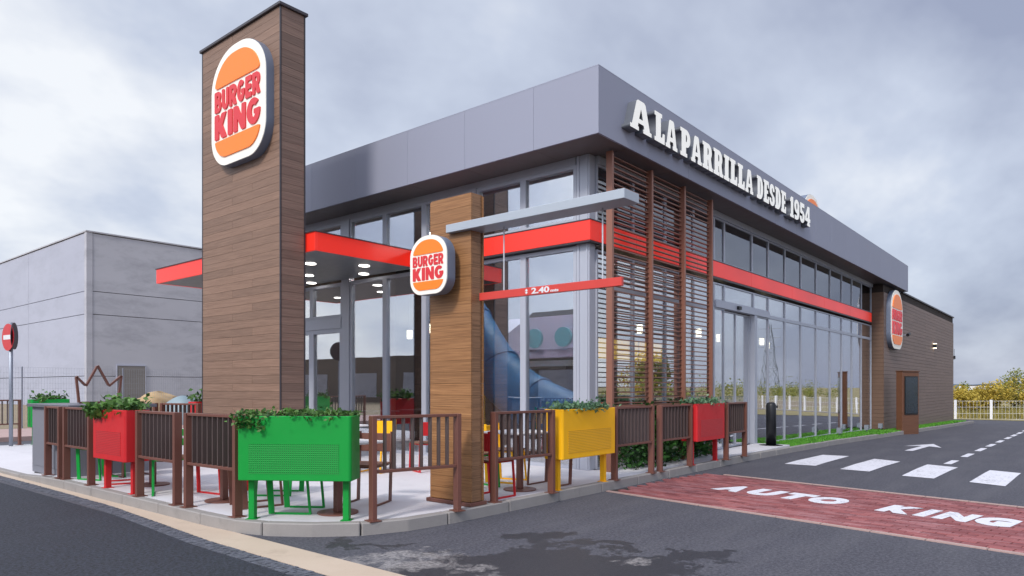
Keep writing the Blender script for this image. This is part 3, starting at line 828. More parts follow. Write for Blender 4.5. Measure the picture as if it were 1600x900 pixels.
# brown clad volume at the right end: backing + planks
mb = MB(); mb.box(27.43, 43.35, 5.73, 6.28, -0.9, 4.95); part('clad_wall', mb, M['joint'], bld)
ROW = 0.1385
rows = 37; z = -0.55; pl_len = 15.95 / 6
i = 0
pm = MB().box(0.002, pl_len - .002, -0.03, 0, 0.004, ROW - .003).mesh('plank', M['wall_wood'], 0)
pm2 = MB().box(-0.03, 0, 0.0, 0.40, 0.004, ROW - .003).mesh('plank', M['wall_wood_y'], 0)
for r_ in range(rows):
    zr = -0.45 + r_ * ROW if r_ else -0.45
    if zr + ROW > 4.951: break
    for c_ in range(6):
        link('plank', pm, bld, (27.40 + c_ * pl_len - 9.3, 5.73 - 6.1, zr))
    link('plank', pm2, bld, (27.43 - 9.3, 5.70 - 6.1, zr))
mb = MB(); mb.box(27.38, 43.4, 5.67, 5.77, 4.96, 5.01) if False else mb.box(30.52, 43.4, 5.67, 5.77, 4.955, 5.01)
part('wall_coping', mb, M['trim'], bld)

# ------------------------------------------------------------------ louvre screen
lou = thing('louvre_screen', 'brown slatted sun screen in front of the glass corner', 'louvre', (9.29, 5.75, 0))
PX = [9.29, 10.55, 11.77, 12.95]
for x in PX:
    mb = MB(); mb.box(x - .028, x + .028, 5.69, 5.80, 0, 4.95); part('post', mb, M['louvre_metal'], lou, 0.004)
pit = 0.0835
for k in range(3):
    L = PX[k + 1] - PX[k] - 0.058
    sm = MB().box(-L / 2, L / 2, -0.022, 0.022, -0.0075, 0.0075).mesh('slat', M['louvre_metal'], 0)
    xc = (PX[k] + PX[k + 1]) / 2
    for i in range(47):
        link('slat', sm, lou, (xc - 9.29, 0.02, 1.06 + i * pit))
    mb = MB(); mb.box(PX[k] + .029, PX[k + 1] - .029, 5.72, 5.80, 0.98, 1.03); part('bottom_rail', mb, M['louvre_metal'], lou)

# ------------------------------------------------------------------ sign tower
TX0, TX1, TY0, TY1, TZ = 6.4, 6.87, 10.24, 12.86, 7.56
tow = thing('sign_tower', 'tall brown plank clad tower carrying the big burger sign', 'tower', (6.4, 11.5, 0))
mb = MB(); mb.box(TX0 + .02, TX1 - .02, TY0 + .02, TY1 - .02, 0, TZ); part('core', mb, M['joint'], tow)
rows = 55; rh = TZ / rows
pf = MB().box(0, 0.02, 0.024, TY1 - TY0 - .024, 0.002, rh - .002).mesh('plank', M['tower_wood_front'])
ps_ = MB().box(0.024, TX1 - TX0 - .024, 0, 0.02, 0.002, rh - .002).mesh('plank', M['tower_wood_side'])
half = [MB().box(0, 0.02, a, b, 0.002, rh - .002).mesh('plank', M['tower_wood_front']) for a, b in ((0.024, 1.52), (1.524, 2.596), (0.024, 0.86), (0.864, 2.596))]
for r_ in range(rows):
    z = r_ * rh
    for h_ in (half[:2] if r_ % 3 == 0 else half[2:] if r_ % 3 == 1 else [pf]):
        link('plank', h_, tow, (TX0 - 6.4, TY0 - 11.5, z))
    link('plank', ps_, tow, (TX0 - 6.4, TY0 - 11.5, z))
    link('plank', ps_, tow, (TX0 - 6.4, TY1 - .02 - 11.5, z))
    link('plank', pf, tow, (TX1 - .02 - 6.4, TY0 - 11.5, z))
mb = MB()
for x in (TX0, TX1):
    for y in (TY0, TY1): mb.box(x - .004 if x == TX0 else x - .018, x + .018 if x == TX0 else x + .004, y - .004 if y == TY0 else y - .018, y + .018 if y == TY0 else y + .004, 0, TZ)
part('corner_trim', mb, M['trim'], tow)
mb = MB(); mb.box(TX0 - .04, TX1 + .04, TY0 - .04, TY1 + .04, TZ, TZ + 0.055); part('cap', mb, M['trim'], tow, 0.008)

# ------------------------------------------------------------------ round burger signs
def sign_outline(w, h, rt, rb, ins=0.0, n=12):
    w2 = w / 2 - ins; y0, y1 = -h / 2 + ins, h / 2 - ins; rt_ = rt - ins; rb_ = rb - ins
    rx = min(rt_, w2)
    p = arc(w2 - rx, y1 - rt_ * 0.86, rx, rt_ * 0.86, 0, 90, n) + arc(-w2 + rx, y1 - rt_ * 0.86, rx, rt_ * 0.86, 90, 180, n)
    p += arc(-w2 + rb_, y0 + rb_, rb_, rb_, 180, 270, n) + arc(w2 - rb_, y0 + rb_, rb_, rb_, 270, 360, n)
    return p
def half_plane(poly, y, above):
    out_ = []
    for i, a in enumerate(poly):
        b = poly[(i + 1) % len(poly)]
        ina = (a[1] >= y) == above; inb = (b[1] >= y) == above
        if ina: out_.append(a)
        if ina != inb:
            t = (y - a[1]) / (b[1] - a[1]); out_.append((a[0] + (b[0] - a[0]) * t, y))
    return out_
def rounded(poly, r):
    out_ = []; n = len(poly)
    for i in range(n):
        a, b, c = Vector(poly[i - 1]), Vector(poly[i]), Vector(poly[(i + 1) % n])
        u, v = (a - b), (c - b)
        if u.length < 1e-6 or v.length < 1e-6: continue
        ang_ = u.angle(v)
        if ang_ > R(140): out_.append(tuple(b)); continue
        rr = min(r, u.length * .9, v.length * .45 if v.length > r else v.length * .9)
        p, q = b + u.normalized() * min(r, u.length * .95), b + v.normalized() * min(r, v.length * .95)
        for t in (0, .25, .5, .75, 1): out_.append(tuple(p * (1 - t) ** 2 + b * 2 * t * (1 - t) + q * t * t))
    return out_
def round_letters():
    g = {}
    rect = lambda x0, x1, y0, y1: [(x0, y0), (x1, y0), (x1, y1), (x0, y1)]
    g['B'] = [[(0, 0)] + arc(.58, .28, .42, .28, -90, 55, 8) + arc(.55, .74, .38, .26, -35, 90, 8) + [(0, 1)], rect(.35, .62, .19, .39), rect(.35, .58, .62, .80)]
    g['U'] = [[(0, 1), (.35, 1)] + arc(.5, .38, .15, .16, 180, 360, 8) + [(.65, 1), (1, 1)] + arc(.5, .36, .5, .36, 0, -180, 14)]
    g['R'] = [[(0, 0), (.35, 0), (.35, .32), (.42, .32), (.60, 0), (1, 0), (.76, .40)] + arc(.54, .68, .43, .32, -35, 90, 8) + [(0, 1)], rect(.35, .60, .56, .78)]
    g['G'] = [arc(.5, .5, .5, .5, 42, 350, 20) + [(1, .56), (.54, .56), (.54, .37), (.67, .37)] + arc(.5, .5, .16, .25, 320, 48, 10)]
    g['E'] = [[(0, 0), (1, 0), (1, .24), (.4, .24), (.4, .39), (.92, .39), (.92, .61), (.4, .61), (.4, .76), (1, .76), (1, 1), (0, 1)]]
    g['K'] = [[(0, 0), (.35, 0), (.35, .34), (.60, 0), (1, 0), (.66, .52), (.98, 1), (.60, 1), (.35, .66), (.35, 1), (0, 1)]]
    g['I'] = [rect(0, 1, 0, 1)]
    g['N'] = [[(0, 0), (.32, 0), (.32, .50), (.66, 0), (1, 0), (1, 1), (.68, 1), (.68, .50), (.34, 1), (0, 1)]]
    return g
RL = round_letters()
def burger_sign(label, loc, rotz, w, h, depth, group='round burger signs'):
    t = thing('restaurant_sign', label, 'sign', loc, rotz, group)
    o1 = sign_outline(w, h, 0.46 * w, 0.30 * w)
    link('case', curve_mesh('case', [o1], depth - .012, M['sign_side']), t)
    f = link('face', curve_mesh('face', [sign_outline(w, h, 0.46 * w, 0.30 * w, 0.004 * w)], 0.012, M['white_plastic']), t, (0, -(depth - .012), 0))
    ins = 0.085 * w
    inner = sign_outline(w, h, 0.46 * w, 0.30 * w, ins)
    fr = -depth
    top = half_plane(inner, h * 0.185, True); bot = half_plane(inner, -h * 0.275, False)
    k = 0.012 * w
    link('bun', curve_mesh('bun', [rounded(top, 0.06 * w)], k, M['bun']), t, (0, fr, 0))
    link('bun', curve_mesh('bun', [rounded(bot, 0.05 * w)], k, M['bun']), t, (0, fr, 0))
    ww = w - 2 * ins
    def row(s, widths, z0, hh, gap):
        tot = sum(widths); sc_ = (ww - gap * (len(s) - 1)) / tot; x = -ww / 2
        for ch, q in zip(s, widths):
            me = curve_mesh('letter', [rounded([(p[0] * q * sc_, p[1] * hh) for p in pl], 0.012 * w) for pl in RL[ch]], k, M['logo_red'])
            link('letter', me, t, (x, fr, z0)); x += q * sc_ + gap
    row('BURGER', (1, 1, 1.05, 1.05, .85, 1.05), h * -0.02, h * 0.18, 0.016 * w)
    row('KING', (1.1, .40, 1.05, 1.1), h * -0.255, h * 0.215, 0.024 * w)
    return t
burger_sign('large round burger restaurant sign high on the brown tower', (6.40, 11.32, 6.22), R(-90), 1.80, 2.04, 0.15)
burger_sign('small round burger restaurant sign on the timber drive entrance pylon', (5.50, 5.665, 2.665), R(-90), 0.585, 0.655, 0.13)
burger_sign('round burger restaurant sign on brown wall above menu board', (28.75, 5.70, 3.78), 0, 1.95, 2.15, 0.16)
burger_sign('round burger restaurant sign peeking over the grey roof edge', (24.5, 7.5, 6.72), 0, 1.8, 2.04, 0.25)

# ------------------------------------------------------------------ lettering on the fascia
def GL():
    g = {}
    g['L'] = (.62, [[(0,0),(.62,0),(.62,.36),(.50,.36),(.46,.2),(.38,.2),(.38,.86),(.46,.86),(.46,1),(0,1),(0,.86),(.08,.86),(.08,.14),(0,.14)]])
    g['I'] = (.46, [[(0,0),(.46,0),(.46,.14),(.38,.14),(.38,.86),(.46,.86),(.46,1),(0,1),(0,.86),(.08,.86),(.08,.14),(0,.14)]])
    g['A'] = (.76, [[(0,0),(.30,0),(.30,.13),(.265,.13),(.285,.25),(.475,.25),(.495,.13),(.46,.13),(.46,0),(.76,0),(.76,.13),(.70,.13),(.54,.94),(.49,1),(.27,1),(.22,.94),(.06,.13),(0,.13)],[(.31,.40),(.38,.74),(.45,.40)]])
    g['P'] = (.68, [[(0,0),(.46,0),(.46,.14),(.38,.14),(.38,.36)] + arc(.40,.68,.28,.32,-90,90) + [(0,1),(0,.86),(.08,.86),(.08,.14),(0,.14)], [(.37,.55),(.37,.82)] + arc(.38,.685,.07,.135,90,-90,8)])
    g['R'] = (.78, [[(0,0),(.44,0),(.44,.14),(.38,.14),(.38,.38),(.41,.38),(.47,0),(.78,0),(.78,.14),(.71,.14),(.64,.44)] + arc(.42,.70,.28,.30,-38,90) + [(0,1),(0,.86),(.08,.86),(.08,.14),(0,.14)], [(.37,.56),(.37,.83)] + arc(.39,.695,.07,.135,90,-90,8)])
    g['D'] = (.72, [[(0,0)] + arc(.34,.5,.38,.5,-90,90,18) + [(0,1),(0,.86),(.08,.86),(.08,.14),(0,.14)], [(.36,.18),(.36,.82)] + arc(.36,.5,.075,.32,90,-90,10)])
    g['E'] = (.64, [[(0,0),(.64,0),(.64,.32),(.52,.32),(.48,.17),(.38,.17),(.38,.43),(.53,.43),(.53,.58),(.38,.58),(.38,.83),(.48,.83),(.51,.69),(.62,.69),(.62,1),(0,1),(0,.86),(.08,.86),(.08,.14),(0,.14)]])
    so = arc(.33,.72,.33,.28,10,200,14) + [(.06,.56),(.30,.42)] ; 
    g['S'] = (.66, [[(.62,.68)] + arc(.33,.72,.31,.28,10,190,14) + [(.06,.55),(.34,.40),(.36,.27)] + arc(.31,.26,.07,.10,0,-180,8) + [(.22,.34),(.02,.34),(.02,.26)] + arc(.33,.28,.33,.28,185,365,14) + [(.62,.44),(.36,.60),(.31,.68)] + arc(.355,.74,.05,.08,180,0,8) + [(.42,.68)]])
    g['1'] = (.46, [[(0,0),(.46,0),(.46,.14),(.385,.14),(.385,1),(.14,1),(0,.86),(0,.72),(.09,.76),(.09,.14),(0,.14)]])
    g['9'] = (.66, [arc(.33,.66,.33,.34,0,265,20) + [(.36,.32),(.34,.20),(.07,.22),(.05,0),(.34,0),(.55,.08),(.66,.34)], arc(.33,.66,.075,.17,0,350,12)])
    g['5'] = (.66, [[(.06,.48),(.06,1),(.60,1),(.60,.79),(.30,.79),(.30,.62)] + arc(.30,.32,.35,.32,75,-90,16) + arc(.30,.28,.30,.28,-90,-178,8) + [(.02,.32),(.25,.32)] + arc(.31,.28,.06,.10,180,360,8) + [(.37,.40)] + arc(.31,.42,.06,.06,0,120,5) + [(.26,.44)]])
    g['4'] = (.72, [[(.30,0),(.68,0),(.68,.12),(.61,.12),(.61,.22),(.72,.22),(.72,.40),(.61,.40),(.61,1),(.33,1),(0,.42),(0,.22),(.35,.22),(.35,.12),(.30,.12)],[(.20,.40),(.36,.40),(.36,.70)]])
    return g
glyph = GL()
lets = thing('lettering_sign', 'row of white block letters on the grey right fascia', 'sign', (9.2, 5.5, 5.23))
cache = {}
for word, a, b in (('A', 9.22, 9.88), ('LA', 9.98, 10.77), ('PARRILLA', 10.88, 14.16), ('DESDE', 14.36, 16.14), ('1954', 16.42, 17.9)):
    gap = 0.06; ws = [glyph[c][0] for c in word]
    s_ = (b - a) / (sum(ws) + gap * (len(word) - 1)); x = a
    for c, w_ in zip(word, ws):
        key = (c, round(s_, 3))
        if key not in cache:
            cache[key] = curve_mesh('letter', [[(p[0] * s_, p[1] * 0.47) for p in pl] for pl in glyph[c][1]], 0.15, M['letter_white'], M['letter_side'])
        link('letter', cache[key], lets, (x - 9.2, 0, 0)); x += (w_ + gap) * s_

# ------------------------------------------------------------------ clearance pylon with beam and hanging bar
pyl = thing('clearance_pylon', 'timber clad entrance pylon with pale beam reaching over the lane', 'pylon', (5.6, 5.55, 0))
YX0, YX1, YY0, YY1, YZ = 5.60, 5.81, 5.23, 5.87, 3.43
mb = MB(); mb.box(YX0 + .02, YX1 - .02, YY0 + .02, YY1 - .02, 0.05, YZ - .01); part('core', mb, M['joint'], pyl)
rows = 26; rh = (YZ - .05) / rows
p1 = MB().box(0, .02, 0, YY1 - YY0, .0012, rh - .0012).mesh('plank', M['pylon_wood_y'])
p2 = MB().box(.021, 0.145, 0, .02, .0012, rh - .0012).mesh('plank', M['pylon_wood_x'])
p3 = MB().box(.160, YX1 - YX0, 0.014, .034, .0012, rh - .0012).mesh('plank', M['pylon_wood_x'])
for r_ in range(rows):
    z = 0.05 + r_ * rh
    link('plank', p1, pyl, (0, YY0 - 5.55, z)); link('plank', p1, pyl, (YX1 - .02 - 5.6, YY0 - 5.55, z))
    link('plank', p2, pyl, (0, YY0 - 5.55, z)); link('plank', p3, pyl, (0, YY0 - 5.55, z)); link('plank', p2, pyl, (0, YY1 - .02 - 5.55, z))
mb = MB(); mb.box(YX0 - .03, YX1 + .03, YY0 - .02, YY1 + .04, 0.004, 0.045); part('base_plate', mb, M['brown_metal'], pyl, 0.004)
mb = MB(); mb.box(YX0 + .01, YX1 - .01, YY0 + .01, YY1 - .01, YZ - .01, YZ + .012); part('cap', mb, M['pylon_wood_y'], pyl)
mb = MB(); mb.box(5.53, 5.80, 3.27, 5.55, 3.025, 3.115); part('beam', mb, M['beam'], pyl, 0.004)
bar_t = thing('clearance_bar', 'red height bar hanging from the pale beam reading 2.40', 'height bar', (5.72, 4.3, 2.29))
mb = MB(); mb.box(5.70, 5.74, 3.40, 5.20, 2.262, 2.345); part('bar', mb, M['red_bar'], bar_t, 0.003)
for y in (4.86, 3.62):
    mb = MB(); mb.tube([(5.72, y, 2.346), (5.72, y, 3.024)], 0.008, 6); part('rod', mb, M['rod'], bar_t)
def bar_word(s, y_left, w, h, z):
    me = text_mesh('letter', s, w, h, 0.004, M['white_paint'], offset=0.03)
    link('letter', me, bar_t, (5.70 - 5.72, y_left - 4.3, z - 2.29), R(-90))
bar_word('2.40', 4.47, 0.23, 0.062, 2.273); bar_word('mts', 4.225, 0.10, 0.026, 2.273)
mb = MB()
ym = 4.535
for zz_ in (2.275, 2.333):
    sgn = 1 if zz_ > 2.3 else -1
    mb.v += [(5.697, ym + .022, zz_ - sgn * .022), (5.697, ym - .022, zz_ - sgn * .022), (5.697, ym, zz_)]
    i = len(mb.v) - 3; mb.f.append((i, i + 1, i + 2))
mb.box(5.696, 5.699, ym - .006, ym + .006, 2.285, 2.323)
part('arrow', mb, M['white_paint'], bar_t)

# ================================================================== TERRACE FURNITURE
# railings
def railing(a, b, label, n=None, group='brown railings round the terrace'):
    a, b = Vector(a), Vector(b); L = (b - a).length; ang_ = math.atan2((b - a).y, (b - a).x)
    t = thing('railing', label, 'railing', (a.x, a.y, 0), ang_, group)
    for x in (0.025, L - 0.025):
        link('post', MB().box(x - .025, x + .025, -.045, .045, 0, 1.03).mesh('post', M['brown_metal'], 0.004), t)
        link('foot', MB().box(x - .06, x + .06, -.07, .07, 0.001, .010).mesh('foot', M['brown_metal']), t)
    for z0, z1 in ((1.0, 1.03), (0.465, 0.495)):
        link('rail', MB().box(.0505, L - .0505, -.032, .032, z0, z1).mesh('rail', M['brown_metal'], 0.003), t)
    n = n or max(3, round((L - .1) / 0.102) - 1)
    sm = MB().box(-.008, .008, -.026, .026, 0.4955, 0.9995).mesh('slat', M['slat_dark'])
    for i in range(n):
        link('slat', sm, t, (0.05 + (L - .1) * (i + 1) / (n + 1), 0, 0))
    return t
railing((3.62, 12.02), (3.62, 11.42), 'narrow brown railing in front of the grey waste cabinet')
railing((3.62, 11.26), (3.62, 10.30), 'brown railing just left of the red planter by the side lane')
railing((3.62, 8.84), (3.62, 7.82), 'brown railing just right of the red planter by the side lane')
railing((3.63, 7.63), (3.67, 6.62), 'brown railing directly left of the large green planter')
railing((4.38, 5.43), (5.37, 5.185), 'brown railing between green planter and timber pylon', 8)
railing((5.98, 5.25), (7.02, 5.17), 'brown railing between timber pylon and yellow planter')
railing((8.50, 5.20), (9.60, 5.19), 'brown railing directly right of the yellow planter')
railing((9.82, 5.19), (10.88, 5.17), 'brown railing left of the red planter by the entrance')
railing((12.16, 5.10), (13.08, 5.10), 'brown railing right of the red planter by the entrance')
railing((5.13, 18.78), (3.70, 18.75), 'brown railing by the no entry sign at the far terrace edge')
railing((5.25, 13.35), (5.52, 12.75), 'brown railing at back of terrace with red planter beside it', 6)
railing((5.56, 12.65), (5.88, 11.9), 'short brown railing standing near the foot of tower', 7)

def planter(cname, a, b, label, depth=0.30, legw=0.06):
    a, b = Vector(a), Vector(b); L = (b - a).length; ang_ = math.atan2((b - a).y, (b - a).x)
    t = thing('planter', label, 'planter', (a.x, a.y, 0), ang_, 'coloured steel planters on legs')
    m = M[cname]
    # trough: sheet steel walls round soil, outer face at local y = -depth/2
    d = depth / 2
    mb = MB()
    oc = [(-.02, -d + .02), (.0, -d), (L, -d), (L + .02, -d + .02), (L + .02, d - .02), (L, d), (0, d), (-.02, d - .02)]
    mb.prism(oc, 0.40, 1.03)
    me = mb.mesh('trough', m, 0.006)
    link('trough', me, t)
    link('soil', MB().box(0.02, L - .02, -d + .03, d - .03, 1.005, 1.034).mesh('soil', M['soil']), t)
    link('perforated_panel', MB().box(0.10, L - .10, -d - .003, -d + .02, 0.47, 0.76).mesh('perforated_panel', M[cname + '_perf']), t)
    lm = MB().box(-legw / 2, legw / 2, -legw * .6, legw * .6, 0.006, 0.40).mesh('leg', m, 0.004)
    fm = MB().box(-.05, .05, -.06, .06, 0.001, 0.008).mesh('foot', m)
    for x in (0.07, L - .07):
        lg = link('leg', lm, t, (x, 0, 0)); link('foot', fm, lg)
    return t
def leaves(mb, pts, size, jitter=0.5):
    for p in pts:
        s = size * random.uniform(0.6, 1.35)
        d = Vector((random.gauss(0, 1), random.gauss(0, 1), random.gauss(0, .7) + .2)).normalized()
        u = d.cross(Vector((random.gauss(0, 1), random.gauss(0, 1), random.gauss(0, 1)))).normalized()
        p = Vector(p); w = u * s * .33; t_ = d * s
        m_ = p + t_ * .5 + Vector((0, 0, s * .08))
        i = len(mb.v)
        mb.v += [tuple(p), tuple(m_ + w), tuple(p + t_), tuple(m_ - w)]
        mb.f.append((i, i + 1, i + 2, i + 3))
def greenery(a, b, label, name, n, spill, mat, h=0.09, size=0.06, depth=0.26):
    a, b = Vector(a), Vector(b); L = (b - a).length; d = (b - a).normalized(); nn = Vector((-d.y, d.x))
    mb = MB(); pts = []
    clumps = [(random.uniform(0, L), random.uniform(.6, 1.3)) for _ in range(int(L * 9) + 3)]
    for i in range(n):
        cx_, cs = random.choice(clumps)
        if i % 2: cx_, cs = random.uniform(0, L), .8
        s = min(L + .05, max(-.05, random.gauss(cx_, 0.06))); v = random.gauss(0, depth / 3.0)
        z = 1.03 + abs(random.gauss(0, h * 0.55)) * cs
        if v < -depth * .42: z -= random.uniform(0, .04)
        p = a + d * s + nn * v; pts.append((p.x, p.y, z))
    for (s0, wd, drop, k) in spill:
        for i in range(k):
            s = random.gauss(s0, wd); f = random.random(); v = -depth / 2 - .035 - random.uniform(0, .05)
            p = a + d * s + nn * v; pts.append((p.x, p.y, 1.08 - f * drop))
    leaves(mb, pts, size)
    c = (a + b) / 2
    # woody stems lying in the soil tie the leaf clumps together
    pp = [(*(a + d * (L * k / 12 + (0.03 if k == 0 else 0)) + nn * (.03 * math.sin(k * 2.1))), 1.045 + .012 * math.sin(k * 1.7)) for k in range(13)]
    mb.tube(pp, .008, 5)
    return solid(name, mb, mat, label, 'plant', 'plants in the coloured planters', org=(c.x, c.y, 1.03))
planter('red', (3.66, 9.95), (3.66, 8.99), 'red planter on legs by the side lane with leafy plants')
greenery((3.66, 9.95), (3.66, 8.99), 'bright green leafy plants spilling over the side lane red planter', 'planter_plant', 420, [(0.22, .10, .16, 90), (.02, .05, .1, 60)], M['ivy'], 0.12, 0.075)
planter('green', (3.68, 6.50), (4.31, 5.60), 'large green planter on legs at the terrace corner')
greenery((3.68, 6.50), (4.31, 5.60), 'trailing plants along the top of large green planter', 'planter_plant', 620, [(0.06, .06, .18, 130), (.22, .04, .2, 30), (.75, .14, .05, 30)], M['ivy'], 0.05, 0.045)
planter('yellow', (7.14, 5.24), (8.36, 5.24), 'yellow planter on legs next to the timber pylon side railing')
greenery((7.14, 5.24), (8.36, 5.24), 'low blue green plants on top of the yellow planter', 'planter_plant', 620, [(.4, .1, .08, 40), (.8, .12, .06, 40)], M['ivy_blue'], 0.08, 0.05)
planter('red', (10.95, 5.22), (12.05, 5.22), 'red planter on legs near the restaurant entrance')
greenery((10.95, 5.22), (12.05, 5.22), 'low green plants on top of the entrance red planter', 'planter_plant', 560, [(.5, .3, .05, 40)], M['ivy_blue'], 0.08, 0.05)
planter('green', (5.28, 18.66), (6.02, 18.66), 'distant green planter at the far edge of the terrace')
greenery((5.28, 18.66), (6.02, 18.66), 'leafy plant tuft in the distant green planter', 'planter_plant', 170, [(.2, .1, .1, 20)], M['ivy'], 0.12, 0.08)
planter('red', (6.45, 13.35), (7.4, 13.35), 'distant red planter beside the brown tower foot')
greenery((6.45, 13.35), (7.4, 13.35), 'spiky plants in the distant red planter beside tower', 'planter_plant', 300, [], M['ivy'], 0.2, 0.1)

# chairs
def chair(cname, loc, rotz, label):
    t = thing('chair', label, 'chair', (*loc, 0), rotz, 'steel terrace chairs')
    m = M[cname]
    for s in (-1, 1):
        x = s * .2
        link('rear_leg', MB().bar((x, .20, 0.004), (x, .245, .80), .014, .06, (0, 1, 0)).mesh('rear_leg', m), t)
        link('front_leg', MB().bar((x, -.21, 0.004), (x, -.17, .435), .022).mesh('front_leg', m), t)
        link('runner', MB().box(x - .011, x + .011, -.20, .165, 0.001, .020).mesh('runner', m), t)
    for i in range(4):
        link('seat_slat', MB().box(-.21, .21, -.19 + i * .1, -.10 + i * .1, .437, .457).mesh('seat_slat', M['seat_wood']), t)
    link('seat_frame', MB().box(-.19, .19, -.185, .19, .418, .436).mesh('seat_frame', m), t)
    link('backrest', MB().box(-.192, .192, .215, .235, .58, .79, Matrix.Rotation(R(-3), 4, 'X')).mesh('backrest', m, 0.004), t)
    return t
chair('green', (4.26, 6.48), R(35), 'green chair right behind the large green planter')
chair('green', (4.80, 7.70), R(215), 'green chair seen between tower foot and large green planter')
chair('brown_metal', (4.18, 7.15), R(80), 'brown chair behind the railing left of green planter')
chair('brown_metal', (5.02, 6.30), R(-65), 'brown chair behind the railing beside the timber pylon')
chair('red', (4.45, 8.40), R(10), 'red chair at the table behind the side lane railings')
chair('green', (3.98, 8.78), R(-25), 'green chair behind the railing right of side lane planter')
chair('red', (4.02, 10.25), R(70), 'red chair behind the red side lane planter')
chair('brown_metal', (4.40, 11.0), R(180), 'brown chair behind the red side lane planter')
chair('green', (3.98, 10.95), R(20), 'green chair beside the grey waste cabinet')
chair('red', (6.30, 5.56), R(90), 'red chair right beside the timber pylon')
chair('brown_metal', (7.55, 5.62), R(-90), 'brown chair behind the yellow planter end')
chair('yellow', (7.45, 6.28), R(15), 'yellow chair facing the table behind the pylon railing')
chair('green', (6.78, 6.22), R(-10), 'green chair facing the table right of the pylon')
chair('yellow', (7.0, 8.55), R(-70), 'yellow chair at the table in front of the glass')
chair('red', (7.6, 8.05), R(160), 'red chair in front of the glass left of pylon')
def table(loc, label, shape='square'):
    t = thing('table', label, 'table', (*loc, 0), 0, 'terrace tables')
    link('tabletop', MB().box(-.35, .35, -.35, .35, .725, .75).mesh('tabletop', M['table_white'], 0.006), t)
    link('pole', MB().box(-.035, .035, -.035, .035, .0162, .724).mesh('pole', M['brown_metal'], 0.004), t)
    link('base', MB().tube([(0, 0, .001), (0, 0, .016)], .21, 24).mesh('base', M['brown_metal']), t)
table((4.46, 6.06), 'white square table behind large green planter with brown round foot')
table((4.10, 7.72), 'white square table behind the railing left of green planter')
table((6.95, 5.64), 'white square table between timber pylon and yellow planter')
table((6.35, 8.70), 'white square table standing near the glass front under canopy')
table((4.15, 9.7), 'white square table behind the red side lane planter')

# hedge behind rails
mb = MB(); pts = []
for i in range(5200):
    x = random.uniform(9.68, 12.75); y = random.gauss(5.78, .12); zt = 0.95 + .08 * math.sin(x * 5) + .05 * math.sin(x * 13)
    z = random.random() ** .8 * zt
    pts.append((x, y - (.06 if z < .7 else 0), max(.03, z)))
leaves(mb, pts, 0.085)
for k in range(9): mb.tube([(9.85 + k * .34, 5.78, -.005), (9.85 + k * .34 + random.uniform(-.05, .05), 5.8, .8)], .012, 5)
solid('hedge', mb, M['hedge'], 'dark green hedge under the brown louvre screen', 'hedge', org=(11.2, 5.75, 0))

# waste station with crown
ws = thing('waste_station', 'grey waste cabinet with dark overhanging worktop', 'cabinet', (4.0, 11.9, 0))
mb = MB(); mb.box(3.72, 4.84, 11.42, 13.05, -0.03, 1.0); part('cabinet', mb, M['grey_cab'], ws, 0.006)
mb = MB(); mb.box(3.66, 4.9, 11.30, 13.12, 1.002, 1.05); part('worktop', mb, M['dark_top'], ws, 0.005)
mb = MB(); mb.box(3.74, 4.82, 11.45, 13.02, -0.06, -0.03); part('plinth', mb, M['black'], ws)
for y in (11.80, 12.60):
    mb = MB(); mb.box(3.712, 3.722, y - .37, y + .37, 0.08, 0.95); part('cabinet_door', mb, M['grey_cab'], ws, 0.003)
    mb = MB(); mb.box(4.84, 4.846, y - .17, y + .17, 0.62, 0.82); part('flap', mb, M['black'], ws)
cr_ = thing('crown_ornament', 'brown metal crown outline standing on the grey waste cabinet', 'ornament', (4.3, 11.95, 1.05))
cp = [(4.17, 12.4, 1.065), (4.13, 12.4, 1.48), (4.27, 12.4, 1.33), (4.44, 12.4, 1.66), (4.61, 12.4, 1.33), (4.80, 12.4, 1.50), (4.74, 12.4, 1.065)]
for a, b in zip(cp, cp[1:] + cp[:1]):
    mb = MB(); va, vb = Vector(a), Vector(b); d = (vb - va).normalized() * .012
    mb.bar(va - d * 0, vb - d, .03, .05, (0, 1, 0)); part('crown_bar', mb, M['brown_metal'], cr_)

# black intercom post
t = thing('intercom_post', 'black rounded post on a flat base beside the entrance', 'post', (15.95, 5.62, -0.03))
mb = MB(); mb.tube([(15.95, 5.62, 0.0), (15.95, 5.62, 0.9), (15.95, 5.62, 0.95), (15.95, 5.62, .97)], [.11, .11, .09, .05], 20); part('column', mb, M['black'], t, 0, True)
mb = MB(); mb.tube([(15.95, 5.62, -0.026), (15.95, 5.62, 0.0)], .26, 24); part('base', mb, M['black'], t)
mb = MB(); mb.box(15.98, 16.1, 5.52, 5.6, .84, .90); part('button_head', mb, M['black'], t)

# menu board
mt_ = thing('menu_board', 'brown wooden drive through menu cabinet with dark screen', 'menu board', (27.3, 5.1, gz(27.3)), R(-20))
link('cabinet', MB().box(0, 1.0, 0, .22, -.16, 2.06).mesh('cabinet', M['board_wood'], 0.006), mt_)
link('cap', MB().box(-.02, 1.02, -.03, .24, 2.061, 2.09).mesh('cap', M['board_wood'], 0.004), mt_)
link('screen_frame', MB().box(.12, .92, -.022, -.0005, .56, 1.90).mesh('screen_frame', M['black'], 0.004), mt_)
link('screen', MB().box(.16, .88, -.028, -.0225, .61, 1.86).mesh('screen', M['screen']), mt_)

